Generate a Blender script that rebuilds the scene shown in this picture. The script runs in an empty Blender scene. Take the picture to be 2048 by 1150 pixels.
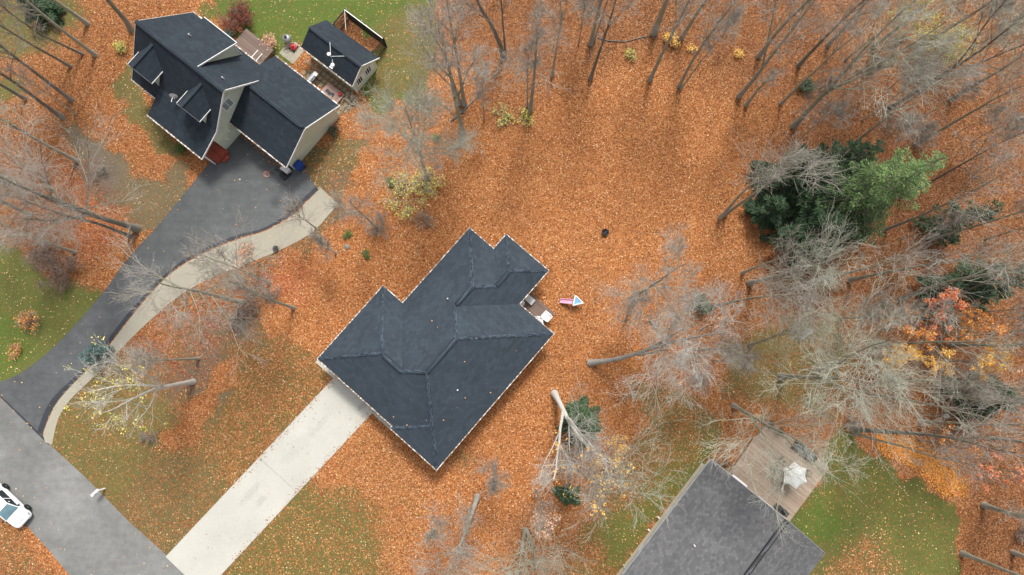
import bpy, math, random
import numpy as np
from mathutils import Vector, Matrix

SC = bpy.context.scene
COL = SC.collection
R = math.radians
rng = np.random.default_rng(7)
random.seed(7)

# ------------------------------------------------------------------ camera, sky, sun, exposure
F, H, NADY = 1365.0, 63.0, 740.0
TILT = math.atan((NADY - 575) / F)
cam = bpy.data.cameras.new('camera'); camo = bpy.data.objects.new('camera', cam); COL.objects.link(camo)
cam.sensor_width = 36.0; cam.lens = 36.0 * F / 2048; cam.clip_end = 2000
camo.location = (0, 0, H); camo.rotation_euler = (TILT, 0, 0)
SC.camera = camo

SUN_EL, SUN_AZ = R(58), R(12)          # azimuth measured from +Y towards +X
wd = bpy.data.worlds.new('World'); SC.world = wd; wd.use_nodes = True
nt = wd.node_tree; nt.nodes.clear()
sky = nt.nodes.new('ShaderNodeTexSky'); sky.sky_type = 'NISHITA'; sky.sun_disc = False
sky.sun_elevation = SUN_EL; sky.sun_rotation = SUN_AZ
sky.air_density = 1.0; sky.dust_density = 4.0; sky.ozone_density = 1.0
bg = nt.nodes.new('ShaderNodeBackground'); bg.inputs[1].default_value = 0.135
wo = nt.nodes.new('ShaderNodeOutputWorld')
hs = nt.nodes.new('ShaderNodeHueSaturation'); hs.inputs['Saturation'].default_value = .30   # cloud cover greys the sky
nt.links.new(sky.outputs[0], hs.inputs['Color']); nt.links.new(hs.outputs[0], bg.inputs[0]); nt.links.new(bg.outputs[0], wo.inputs[0])
sl = bpy.data.lights.new('sun', 'SUN'); sl.energy = 1.9; sl.angle = R(11); sl.color = (1, .965, .90)
so = bpy.data.objects.new('sun', sl); COL.objects.link(so)
sd = Vector((math.sin(SUN_AZ) * math.cos(SUN_EL), math.cos(SUN_AZ) * math.cos(SUN_EL), math.sin(SUN_EL)))
so.rotation_euler = sd.to_track_quat('Z', 'Y').to_euler()
so.location = (0, 0, 100)
SC.view_settings.view_transform = 'Standard'; SC.view_settings.look = 'None'
SC.view_settings.exposure = 0.76; SC.view_settings.gamma = 1
SC.cycles.max_bounces = 5; SC.cycles.diffuse_bounces = 3

# ------------------------------------------------------------------ surveying: photo pixel -> place on a level
CT, ST = math.cos(TILT), math.sin(TILT)
CAMP = np.array([0, 0, H])
def raydir(px, py):
    x = (px - 1024) / F; y = -(py - 575) / F
    return np.array([x, y * CT + ST, y * ST - CT])
def W(px, py, z=0.0):
    d = raydir(px, py); k = (z - H) / d[2]
    return CAMP + d * k
def to_px(P):
    P = np.asarray(P, float); y = P[..., 1]; z = P[..., 2] - H
    yc = y * CT + z * ST; zc = -y * ST + z * CT
    return 1024 + F * P[..., 0] / -zc, 575 - F * yc / -zc

# ------------------------------------------------------------------ materials
MATS = {}
def nodes_mat(name):
    m = bpy.data.materials.new(name); m.use_nodes = True; t = m.node_tree; t.nodes.clear()
    o = t.nodes.new('ShaderNodeOutputMaterial'); b = t.nodes.new('ShaderNodeBsdfPrincipled')
    t.links.new(b.outputs[0], o.inputs[0]); MATS[name] = m
    return m, t, b
class NT:
    def __init__(s, t): s.t = t
    def n(s, typ, ins=None, **kw):
        nd = s.t.nodes.new('ShaderNode' + typ)
        for k, v in kw.items(): setattr(nd, k, v)
        for k, v in (ins or {}).items(): s.set(nd, k, v)
        return nd
    def set(s, nd, k, v):
        i = nd.inputs[k]
        if isinstance(v, bpy.types.NodeSocket): s.t.links.new(v, i)
        elif isinstance(v, tuple) and len(v) == 3 and i.type == 'RGBA': i.default_value = (*v, 1)
        else: i.default_value = v
    def math(s, op, a, b=None, clamp=False):
        nd = s.t.nodes.new('ShaderNodeMath'); nd.operation = op; nd.use_clamp = clamp
        s.set(nd, 0, a)
        if b is not None: s.set(nd, 1, b)
        return nd.outputs[0]
    def mix(s, f, a, b, blend='MIX'):
        nd = s.t.nodes.new('ShaderNodeMix'); nd.data_type = 'RGBA'; nd.blend_type = blend
        s.set(nd, 0, f); s.set(nd, 6, a); s.set(nd, 7, b)
        return nd.outputs[2]
    def ramp(s, f, stops, interp='LINEAR'):
        nd = s.t.nodes.new('ShaderNodeValToRGB'); nd.color_ramp.interpolation = interp
        els = nd.color_ramp.elements
        while len(els) < len(stops): els.new(0.5)
        for e, (p, c) in zip(els, stops): e.position = p; e.color = (*c, 1) if len(c) == 3 else c
        s.set(nd, 0, f); return nd.outputs[0]
    def noise(s, vec, scale, detail=4, rough=.55):
        nd = s.n('TexNoise', {'Scale': scale, 'Detail': detail, 'Roughness': rough})
        if vec is not None: s.set(nd, 'Vector', vec)
        return nd.outputs[0]
    def bump(s, b, h, strength=.4, dist=.03):
        nd = s.n('Bump', {'Height': h, 'Strength': strength, 'Distance': dist}); s.set(b, 'Normal', nd.outputs[0])
def hsv_var(c, k): return tuple(min(1, x * k) for x in c)

def plain(name, c, rough=.6, var=.15, scale=3.0, metal=0.0, spec=.3, bump=0.0):
    m, t, b = nodes_mat(name); g = NT(t)
    co = g.n('TexCoord').outputs['Object']
    f = g.noise(co, scale, 5)
    g.set(b, 'Base Color', g.ramp(f, [(.25, hsv_var(c, 1 - var)), (.75, hsv_var(c, 1 + var))]))
    b.inputs['Roughness'].default_value = rough; b.inputs['Metallic'].default_value = metal
    b.inputs['Specular IOR Level'].default_value = spec
    if bump: g.bump(b, g.noise(co, scale * 8, 3), bump, .01)
    return m

def shingles(name, c_dark, c_mid, c_light, row=.29, wid=.42, spread=.55, mort=.22):
    m, t, b = nodes_mat(name); g = NT(t)
    uv = g.n('UVMap').outputs[0]
    br = g.n('TexBrick', {'Vector': uv, 'Scale': 1.0, 'Mortar Size': .012, 'Mortar Smooth': .3, 'Bias': 0.0,
                          'Brick Width': wid, 'Row Height': row, 'Color1': (0, 0, 0), 'Color2': (1, 1, 1), 'Mortar': (.3, .3, .3)},
             offset=.5, offset_frequency=2, squash=1.0)
    tone = g.math('ADD', g.math('MULTIPLY', g.math('SUBTRACT', br.outputs[0], .5), .42 * spread), g.math('ADD', g.math('MULTIPLY', g.noise(uv, .35, 4, .6), .5), .38))
    col = g.ramp(tone, [(.30, c_dark), (.62, c_mid), (.95, c_light)])
    col = g.mix(g.math('MULTIPLY', br.outputs[1], mort), col, hsv_var(c_dark, .45))
    g.set(b, 'Base Color', col)
    b.inputs['Roughness'].default_value = .85; b.inputs['Specular IOR Level'].default_value = .25
    sep = g.n('SeparateXYZ', {0: uv}).outputs[1]
    saw = g.math('SUBTRACT', 1.0, g.math('FRACT', g.math('DIVIDE', sep, row)))
    g.bump(b, g.math('ADD', saw, g.math('MULTIPLY', g.noise(uv, 40, 2), .3)), .22, .02)
    return m

def boards(name, c1, c2, pitch=.14, axis=0, gap=.06, rough=.7, gapcol=(.03, .025, .02), nz=1.0):
    m, t, b = nodes_mat(name); g = NT(t)
    uv = g.n('UVMap').outputs[0]; sp = g.n('SeparateXYZ', {0: uv}).outputs[axis]
    q = g.math('DIVIDE', sp, pitch); fr = g.math('FRACT', q); cell = g.math('FLOOR', q)
    wn = g.n('TexWhiteNoise', {'W': cell}, noise_dimensions='1D').outputs[0]
    sc = g.n('Mapping', {0: uv, 3: (1.2, 14, 1) if axis else (14, 1.2, 1)}).outputs[0]
    f = g.math('ADD', g.math('MULTIPLY', wn, .5), g.math('MULTIPLY', g.noise(sc, 1.5 * nz, 5), .6))
    col = g.ramp(f, [(.2, c1), (.85, c2)])
    col = g.mix(g.math('MULTIPLY', g.noise(uv, .9, 5), .35), col, hsv_var(c2, .75))
    col = g.mix(g.math('LESS_THAN', fr, gap), col, gapcol)
    g.set(b, 'Base Color', col); b.inputs['Roughness'].default_value = rough
    g.bump(b, g.math('GREATER_THAN', fr, gap), .6, .02)
    return m

def siding(name, c):
    m, t, b = nodes_mat(name); g = NT(t)
    uv = g.n('UVMap').outputs[0]; v = g.n('SeparateXYZ', {0: uv}).outputs[1]
    fr = g.math('FRACT', g.math('DIVIDE', v, .12))
    col = g.ramp(g.noise(uv, .7, 5), [(.3, hsv_var(c, .9)), (.7, hsv_var(c, 1.06))])
    col = g.mix(g.math('LESS_THAN', fr, .1), col, hsv_var(c, .72))
    g.set(b, 'Base Color', col); b.inputs['Roughness'].default_value = .6
    g.bump(b, fr, .5, .012)
    return m

def asphalt(name, c, crack=0.0):
    m, t, b = nodes_mat(name); g = NT(t)
    co = g.n('TexCoord').outputs['Object']
    big = g.noise(co, .12, 6, .6); mid = g.noise(co, 1.4, 6, .7); fine = g.noise(co, 24, 3, .8)
    f = g.math('ADD', g.math('MULTIPLY', big, .5), g.math('ADD', g.math('MULTIPLY', mid, .28), g.math('MULTIPLY', fine, .22)))
    col = g.ramp(f, [(.32, hsv_var(c, .52)), (.5, c), (.68, hsv_var(c, 1.6))])
    # long streaks across the paving, as rain and tyres leave
    st = g.noise(g.n('Mapping', {0: co, 2: (0, 0, R(-44)), 3: (.18, 1.6, 1)}).outputs[0], 1.0, 5, .6)
    col = g.mix(g.math('MULTIPLY', g.math('SUBTRACT', st, .45, True), .9), col, hsv_var(c, .5))
    g.set(b, 'Base Color', col); b.inputs['Roughness'].default_value = .9; b.inputs['Specular IOR Level'].default_value = .2
    g.bump(b, fine, .4, .01)
    return m

def concrete(name, c, stains=None, stain=.3):
    m, t, b = nodes_mat(name); g = NT(t)
    co = g.n('TexCoord').outputs['Object']
    f = g.math('ADD', g.math('MULTIPLY', g.noise(co, .25, 7, .6), .6), g.math('MULTIPLY', g.noise(co, 5, 6, .7), .4))
    col = g.ramp(f, [(.3, hsv_var(c, 1 - stain)), (.5, c), (.7, hsv_var(c, 1.12))])
    sp = g.noise(co, 2.2, 2, .4)
    col = g.mix(g.math('MULTIPLY', g.math('GREATER_THAN', sp, .71), .35), col, hsv_var(c, .55))
    for (x, y, ax, ay, k) in (stains or ()):
        v = g.n('Mapping', {0: co, 1: (-x, -y, 0)}).outputs[0]; v = g.n('Mapping', {0: v, 2: (0, 0, R(-49))}).outputs[0]; v = g.n('Mapping', {0: v, 3: (1 / ax, 1 / ay, 0)}).outputs[0]
        d = g.n('VectorMath', {0: v}, operation='LENGTH').outputs['Value']
        f = g.math('MULTIPLY', g.math('SUBTRACT', g.math('ADD', 1.0, g.math('MULTIPLY', g.math('SUBTRACT', g.noise(co, 1.3, 6, .65), .5), 2.6)), d), 3.0, True)
        col = g.mix(g.math('MULTIPLY', f, k), col, hsv_var(c, .5))
    g.set(b, 'Base Color', col); b.inputs['Roughness'].default_value = .85
    g.bump(b, g.noise(co, 30, 3), .25, .006)
    return m

def bark(name, c, lichen):
    m, t, b = nodes_mat(name); g = NT(t)
    co = g.n('TexCoord').outputs['Object']
    st = g.n('Mapping', {0: co, 3: (5, 5, .9)}).outputs[0]
    col = g.ramp(g.noise(st, 2.2, 6, .7), [(.28, hsv_var(c, .6)), (.5, c), (.75, hsv_var(c, 1.4))])
    col = g.mix(g.ramp(g.noise(co, .9, 5, .65), [(.42, (0, 0, 0)), (.62, (.8, .8, .8))]), col, lichen)
    zc = g.n('SeparateXYZ', {0: co}).outputs[2]; foot = g.math('SUBTRACT', 1.0, g.math('DIVIDE', g.math('ADD', zc, g.math('MULTIPLY', g.noise(co, 1.1, 4), 2.0)), 3.4), True)
    col = g.mix(g.math('MULTIPLY', foot, .6), col, (.36, .345, .31))      # pale lichen crust near the root
    oi = g.n('ObjectInfo').outputs['Random']
    col = g.mix(g.math('MULTIPLY', oi, .35), col, hsv_var(c, .6))
    g.set(b, 'Base Color', col); b.inputs['Roughness'].default_value = .9; b.inputs['Specular IOR Level'].default_value = .15
    g.bump(b, g.noise(st, 6, 4), .5, .03)
    return m

def attr_col(name, rough=.7, trans=0.0, tint=.3):
    m, t, b = nodes_mat(name); g = NT(t)
    a = g.n('Attribute', attribute_name='tint').outputs[0]
    oi = g.n('ObjectInfo').outputs['Random']
    g.set(b, 'Base Color', a)
    b.inputs['Roughness'].default_value = rough; b.inputs['Specular IOR Level'].default_value = .25
    return m

def glass(name, c):
    m, t, b = nodes_mat(name); g = NT(t)
    co = g.n('TexCoord').outputs['Object']
    g.set(b, 'Base Color', g.ramp(g.noise(co, 1.5, 3), [(.3, hsv_var(c, .7)), (.7, hsv_var(c, 1.2))]))
    b.inputs['Roughness'].default_value = .12; b.inputs['Specular IOR Level'].default_value = .8
    return m

def ground_mat():
    m, t, b = nodes_mat('ground'); g = NT(t)
    co = g.n('TexCoord').outputs['Object']
    a = g.n('Attribute', attribute_name='zones'); s = g.n('SeparateColor', {0: a.outputs['Color']})
    leaf, green, dirt, tone = s.outputs[0], s.outputs[1], s.outputs[2], a.outputs['Alpha']
    wob = g.n('Mapping', {0: co}).outputs[0]
    v = g.n('TexVoronoi', {'Vector': co, 'Scale': 10.0, 'Randomness': 1.0})
    vs = g.n('SeparateColor', {0: v.outputs['Color']})
    v2 = g.n('TexVoronoi', {'Vector': co, 'Scale': 21.0}); v2s = g.n('SeparateColor', {0: v2.outputs['Color']})
    n1 = g.noise(co, .55, 8, .62); n2 = g.noise(co, 3.0, 5, .6); n3 = g.noise(co, 18, 3, .7)
    # leaf litter
    lf = g.math('ADD', g.math('MULTIPLY', vs.outputs[0], .62), g.math('MULTIPLY', v2s.outputs[1], .38))
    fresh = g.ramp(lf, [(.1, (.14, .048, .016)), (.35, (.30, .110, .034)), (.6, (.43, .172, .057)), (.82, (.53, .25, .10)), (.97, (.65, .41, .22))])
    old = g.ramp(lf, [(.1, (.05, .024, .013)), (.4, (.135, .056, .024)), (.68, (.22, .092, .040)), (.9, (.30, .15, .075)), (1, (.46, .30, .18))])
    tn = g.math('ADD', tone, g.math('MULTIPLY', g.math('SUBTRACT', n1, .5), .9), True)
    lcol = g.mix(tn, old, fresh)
    # lawn
    dry = g.ramp(n3, [(.3, (.095, .072, .020)), (.7, (.225, .175, .058))])
    grn = g.ramp(g.math('ADD', g.math('MULTIPLY', n3, .6), g.math('MULTIPLY', g.noise(co, 5.5, 4, .7), .4)), [(.34, (.030, .062, .008)), (.5, (.072, .128, .018)), (.66, (.13, .20, .04))])
    gf = g.math('ADD', green, g.math('MULTIPLY', g.math('SUBTRACT', n2, .5), .9), True)
    gcol = g.mix(gf, dry, grn)
    soil = g.ramp(n3, [(.3, (.075, .06, .05)), (.7, (.18, .15, .125))])
    gcol = g.mix(g.math('ADD', dirt, g.math('MULTIPLY', g.math('SUBTRACT', n2, .5), g.math('MULTIPLY', dirt, 1.2)), True), gcol, soil)
    crumb = g.math('MULTIPLY', g.math('GREATER_THAN', v2s.outputs[0], g.math('SUBTRACT', .97, g.math('MULTIPLY', leaf, .75))), .75)
    gcol = g.mix(g.ramp(n1, [(.35, (.0, .0, .0)), (.65, (.55, .55, .55))]), gcol, g.mix(.5, gcol, (.055, .05, .02)))
    gcol = g.mix(crumb, gcol, old)
    # leaves lie where the coverage beats a patchy threshold
    th = g.math('ADD', g.math('MULTIPLY', n1, .55), g.math('ADD', g.math('MULTIPLY', vs.outputs[1], .38), g.math('MULTIPLY', n2, .2)))
    mk = g.math('MULTIPLY', g.math('SUBTRACT', g.math('MULTIPLY', leaf, 1.12), g.math('SUBTRACT', th, .08)), 9.0, True)
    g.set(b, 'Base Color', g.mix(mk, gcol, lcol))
    b.inputs['Roughness'].default_value = .85; b.inputs['Specular IOR Level'].default_value = .2
    hh = g.math('ADD', g.math('MULTIPLY', lf, mk), g.math('MULTIPLY', n3, .5))
    g.bump(b, hh, .8, .06)
    return m

ground_mat()
shingles('shingle_blue', (.021, .028, .037), (.034, .046, .059), (.050, .066, .083))
shingles('shingle_dark', (.012, .017, .023), (.020, .028, .037), (.034, .045, .058))
shingles('shingle_grey', (.072, .072, .074), (.106, .106, .109), (.16, .16, .165), row=.22, wid=.28, spread=.85)
shingles('ridge_shingle_blue', (.018, .027, .038), (.036, .050, .066), (.068, .088, .110), row=.22, wid=2.0, spread=1.6, mort=.6)
shingles('ridge_shingle_dark', (.012, .017, .022), (.024, .032, .042), (.05, .062, .075), row=.18, wid=2.0)
shingles('ridge_shingle_grey', (.035, .035, .037), (.085, .085, .087), (.15, .15, .155), row=.22, wid=2.0, spread=1.3)
siding('sage_siding', (.60, .65, .51)); siding('cream_siding', (.72, .68, .56)); siding('tan_siding', (.42, .38, .31))
plain('white_trim', (.72, .72, .70), .5, .06); plain('white_paint', (.78, .78, .78), .4, .05); plain('white_plastic', (.7, .7, .69), .45, .06)
boards('brown_boards', (.085, .052, .040), (.185, .125, .098), .145, 0)
boards('grey_boards', (.24, .172, .125), (.42, .325, .245), .145, 0)
boards('red_boards', (.22, .035, .018), (.36, .065, .034), .14, 1, gapcol=(.08, .015, .01))
boards('pink_boards', (.24, .145, .12), (.38, .25, .215), .14, 0)
asphalt('road_asphalt', (.172, .172, .164)); asphalt('drive_asphalt', (.092, .096, .098)); asphalt('fresh_tar', (.042, .046, .054))
concrete('pale_concrete', (.41, .40, .355), [(*W(502, 985)[:2], 1.5, .35, .2), (*W(523, 1002)[:2], .7, .35, .25), (*W(600, 890)[:2], 2.4, .7, .12), (*W(724, 812)[:2], .7, .3, .4), (*W(640, 850)[:2], 1.5, .3, .14)], stain=.16); concrete('tan_concrete', (.30, .275, .215), stain=.2)
plain('paver', (.20, .185, .15), .9, .3, 2, bump=.4)
plain('black_metal', (.022, .023, .026), .45, .3, 3, .4); plain('dark_plastic', (.035, .036, .04), .5, .2)
plain('grey_metal', (.33, .34, .35), .4, .15, 3, .6); plain('chrome', (.5, .5, .5), .25, .1, 3, .9)
plain('charcoal', (.045, .05, .06), .8, .3, 6); plain('blue_plastic', (.012, .045, .22), .4, .2); plain('dark_blue_plastic', (.008, .025, .11), .4, .2)
plain('red_paint', (.42, .035, .04), .45, .15); plain('pink_plastic', (.80, .42, .56), .45, .1, 4); plain('sky_plastic', (.14, .34, .62), .4, .22, 5)
plain('orange_paint', (.5, .12, .04), .5, .15); plain('car_paint', (.82, .83, .85), .25, .02, 1, 0, .6); plain('rubber', (.018, .018, .02), .8, .2)
plain('cushion', (.10, .11, .145), .9, .5, 9); plain('parasol_cloth', (.72, .73, .70), .8, .1, 3)
plain('soil', (.05, .035, .025), .95, .4, 6); plain('net', (.6, .6, .58), .8, .1); plain('stone', (.2, .19, .17), .9, .3, 4)
plain('needle_dark', (.02, .04, .018), .8, .3)
bark('bark_grey', (.34, .32, .265), (.235, .25, .135)); bark('bark_dark', (.185, .165, .14), (.20, .195, .135)); bark('bark_pale', (.36, .345, .305), (.27, .265, .215))
bark('twig_grey', (.385, .35, .305), (.375, .36, .295)); bark('twig_green', (.43, .425, .35), (.42, .435, .335)); bark('twig_pale', (.47, .445, .40), (.45, .435, .38)); bark('twig_brown', (.33, .285, .245), (.33, .30, .25))
bark('birch_bark', (.58, .56, .51), (.50, .49, .42)); bark('twig_white', (.56, .54, .48), (.52, .51, .43)); bark('log_brown', (.085, .06, .045), (.10, .075, .055))
attr_col('foliage'); attr_col('leaf_litter', .8)
glass('window_glass', (.10, .13, .15)); glass('windscreen_glass', (.13, .22, .25)); glass('pale_glass', (.28, .33, .34)); glass('dark_glass', (.02, .028, .032))

# gutter: white metal part filled with leaves
def gut():
    m, t, b = nodes_mat('gutter'); g = NT(t)
    co = g.n('TexCoord').outputs['Object']
    col = g.ramp(g.noise(co, 4.5, 4, .7), [(.43, (.68, .68, .66)), (.52, (.22, .13, .07))])
    g.set(b, 'Base Color', col); b.inputs['Roughness'].default_value = .6
gut()

# ------------------------------------------------------------------ object helpers
def tag(o, label=None, cat=None, group=None, kind=None):
    if label: o['label'] = label
    if cat: o['category'] = cat
    if group: o['group'] = group
    if kind: o['kind'] = kind
    return o
def thing(name, label, cat, loc=(0, 0, 0), rz=0.0, group=None):
    o = bpy.data.objects.new(name, None); COL.objects.link(o)
    o.location = loc; o.rotation_euler = (0, 0, rz); o.empty_display_size = .3
    return tag(o, label, cat, group)
class MB:
    def __init__(s): s.v = []; s.f = []
    def add(s, vs, fs):
        n = len(s.v); s.v += [tuple(float(c) for c in v) for v in vs]; s.f += [tuple(i + n for i in f) for f in fs]; return s
    def poly(s, pts): return s.add(pts, [tuple(range(len(pts)))])
    def box(s, x0, x1, y0, y1, z0, z1):
        return s.add([(x0, y0, z0), (x1, y0, z0), (x1, y1, z0), (x0, y1, z0), (x0, y0, z1), (x1, y0, z1), (x1, y1, z1), (x0, y1, z1)],
                     [(3, 2, 1, 0), (4, 5, 6, 7), (0, 1, 5, 4), (1, 2, 6, 5), (2, 3, 7, 6), (3, 0, 4, 7)])
    def prism(s, pts, z0, z1):
        n = len(pts); a = sum(pts[i][0] * pts[(i + 1) % n][1] - pts[(i + 1) % n][0] * pts[i][1] for i in range(n))
        if a < 0: pts = pts[::-1]
        vs = [(p[0], p[1], z0) for p in pts] + [(p[0], p[1], z1) for p in pts]
        return s.add(vs, [tuple(range(n))[::-1], tuple(range(n, 2 * n))] + [(i, (i + 1) % n, n + (i + 1) % n, n + i) for i in range(n)])
    def slab(s, pts, th):
        """a sheet of planar points (counter-clockwise from above) with thickness th downwards"""
        n = len(pts); vs = [tuple(p) for p in pts] + [(p[0], p[1], p[2] - th) for p in pts]
        return s.add(vs, [tuple(range(n)), tuple(range(n, 2 * n))[::-1]] + [((i + 1) % n, i, n + i, n + (i + 1) % n) for i in range(n)])
    def bar(s, a, b, w, h, up=(0, 0, 1)):
        a = Vector(a); b = Vector(b); d = (b - a).normalized(); up = Vector(up)
        x = d.cross(up)
        if x.length < 1e-4: x = d.cross(Vector((1, 0, 0)))
        x.normalize(); y = x.cross(d).normalized()
        vs = []
        for p in (a, b):
            for sx, sy in ((-1, -1), (1, -1), (1, 1), (-1, 1)): vs.append(p + x * (sx * w / 2) + y * (sy * h / 2))
        return s.add(vs, [(0, 1, 2, 3), (7, 6, 5, 4), (0, 4, 5, 1), (1, 5, 6, 2), (2, 6, 7, 3), (3, 7, 4, 0)])
    def tube(s, pts, rad, n=8, cap=True):
        P = np.array([pts], float); r = np.array([rad if hasattr(rad, '__len__') else [rad] * len(pts)], float)
        v, f = tubes(P, r, n); s.add(v, [tuple(q) for q in f])
        if cap:
            k = len(s.v) - len(v); s.f.append(tuple(k + i for i in range(n))[::-1]); s.f.append(tuple(k + len(v) - n + i for i in range(n)))
        return s
    def lathe(s, prof, n=16, c=(0, 0, 0)):
        vs = []; fs = []
        for (r, z) in prof:
            for i in range(n): a = 2 * math.pi * i / n; vs.append((c[0] + r * math.cos(a), c[1] + r * math.sin(a), c[2] + z))
        for j in range(len(prof) - 1):
            for i in range(n): fs.append((j * n + i, j * n + (i + 1) % n, (j + 1) * n + (i + 1) % n, (j + 1) * n + i))
        fs.append(tuple(range(n))[::-1]); fs.append(tuple((len(prof) - 1) * n + i for i in range(n)))
        return s.add(vs, fs)
    def build(s, name, mat, parent=None, smooth=False, bevel=0.0, swap=False):
        me = bpy.data.meshes.new(name); me.from_pydata(s.v, [], s.f); me.update()
        uvl = me.uv_layers.new(name='UVMap'); Z = Vector((0, 0, 1))
        for p in me.polygons:
            nrm = p.normal
            if abs(nrm.z) < .9995: u = Z.cross(nrm).normalized()
            else: u = Vector((1, 0, 0))
            w = nrm.cross(u)
            for li in p.loop_indices:
                co = me.vertices[me.loops[li].vertex_index].co
                uvl.data[li].uv = (co.dot(u), co.dot(w)) if not swap else (co.dot(w), co.dot(u))
            p.use_smooth = smooth
        me.materials.append(MATS[mat])
        o = bpy.data.objects.new(name, me); COL.objects.link(o)
        if parent: o.parent = parent
        if bevel:
            md = o.modifiers.new('bevel', 'BEVEL'); md.width = bevel; md.segments = 2; md.limit_method = 'ANGLE'
        return o
def tubes(P, r, n):
    """P (N,K,3) centre lines, r (N,K) radii -> verts, quads of N open tubes"""
    N, K, _ = P.shape
    T = np.empty_like(P); T[:, 1:-1] = P[:, 2:] - P[:, :-2]; T[:, 0] = P[:, 1] - P[:, 0]; T[:, -1] = P[:, -1] - P[:, -2]
    T /= np.linalg.norm(T, axis=2, keepdims=True) + 1e-9
    M = T.mean(1); ref = np.where((np.abs(M[:, 2]) > .8)[:, None], np.array([[1., 0, 0]]), np.array([[0, 0, 1.]]))[:, None, :]
    A = np.cross(T, np.broadcast_to(ref, T.shape)); A /= np.linalg.norm(A, axis=2, keepdims=True) + 1e-9
    B = np.cross(T, A)
    ang = np.arange(n) * 2 * math.pi / n
    V = P[:, :, None, :] + r[:, :, None, None] * (A[:, :, None, :] * np.cos(ang)[None, None, :, None] + B[:, :, None, :] * np.sin(ang)[None, None, :, None])
    idx = np.arange(N * K * n).reshape(N, K, n)
    a = idx[:, :-1, :]; b = np.roll(idx, -1, 2)[:, :-1, :]; c = np.roll(idx, -1, 2)[:, 1:, :]; d = idx[:, 1:, :]
    return V.reshape(-1, 3), np.stack([a, b, c, d], -1).reshape(-1, 4)
def np_mesh(name, verts, quads, mat, parent=None, smooth=True, tint=None):
    me = bpy.data.meshes.new(name); nv, nq = len(verts), len(quads)
    me.vertices.add(nv); me.vertices.foreach_set('co', np.ascontiguousarray(verts, np.float32).ravel())
    me.loops.add(nq * 4); me.loops.foreach_set('vertex_index', np.ascontiguousarray(quads, np.int32).ravel())
    me.polygons.add(nq); me.polygons.foreach_set('loop_start', np.arange(0, nq * 4, 4, dtype=np.int32))
    me.polygons.foreach_set('loop_total', np.full(nq, 4, np.int32))
    me.polygons.foreach_set('use_smooth', np.full(nq, smooth, bool))
    me.update(calc_edges=True)
    if tint is not None:
        at = me.attributes.new('tint', 'FLOAT_COLOR', 'POINT'); c = np.ones((nv, 4), np.float32); c[:, :3] = tint
        at.data.foreach_set('color', c.ravel())
    me.materials.append(MATS[mat])
    o = bpy.data.objects.new(name, me); COL.objects.link(o)
    if parent: o.parent = parent
    return o
class Frame:
    def __init__(s, o, ang): s.o = np.array(o[:2]); s.a = ang; s.d = np.array([math.cos(ang), math.sin(ang)]); s.n = np.array([-s.d[1], s.d[0]])
    def px(s, x, y, z=0.0):
        w = W(x, y, z)[:2] - s.o; return (float(w @ s.d), float(w @ s.n), z)
    def world(s, x, y, z=0.0): p = s.o + s.d * x + s.n * y; return (p[0], p[1], z)

# ------------------------------------------------------------------ ground with zones of lawn, litter and bare soil
def vnoise(x, y, sc, seed):
    r = np.random.default_rng(seed); tab = r.random((64, 64)); x = x / sc + 1000; y = y / sc + 1000
    xi = np.floor(x).astype(int); yi = np.floor(y).astype(int); fx = x - xi; fy = y - yi
    fx = fx * fx * (3 - 2 * fx); fy = fy * fy * (3 - 2 * fy); g = lambda a, b: tab[a % 64, b % 64]
    return (g(xi, yi) * (1 - fx) + g(xi + 1, yi) * fx) * (1 - fy) + (g(xi, yi + 1) * (1 - fx) + g(xi + 1, yi + 1) * fx) * fy - .5
def polymask(X, Y, poly, soft):
    P = np.array(poly, float); n = len(P); ins = np.zeros(X.shape, bool); dm = np.full(X.shape, 1e9)
    for i in range(n):
        (x0, y0), (x1, y1) = P[i], P[(i + 1) % n]
        c = ((y0 > Y) != (y1 > Y)); xs = (x1 - x0) * (Y - y0) / ((y1 - y0) if abs(y1 - y0) > 1e-9 else 1e-9) + x0
        ins ^= c & (X < xs)
        dx, dy = x1 - x0, y1 - y0; t = np.clip(((X - x0) * dx + (Y - y0) * dy) / (dx * dx + dy * dy + 1e-9), 0, 1)
        dm = np.minimum(dm, np.hypot(X - x0 - t * dx, Y - y0 - t * dy))
    sdist = np.where(ins, dm, -dm); return np.clip(sdist / soft + .5, 0, 1)
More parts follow.
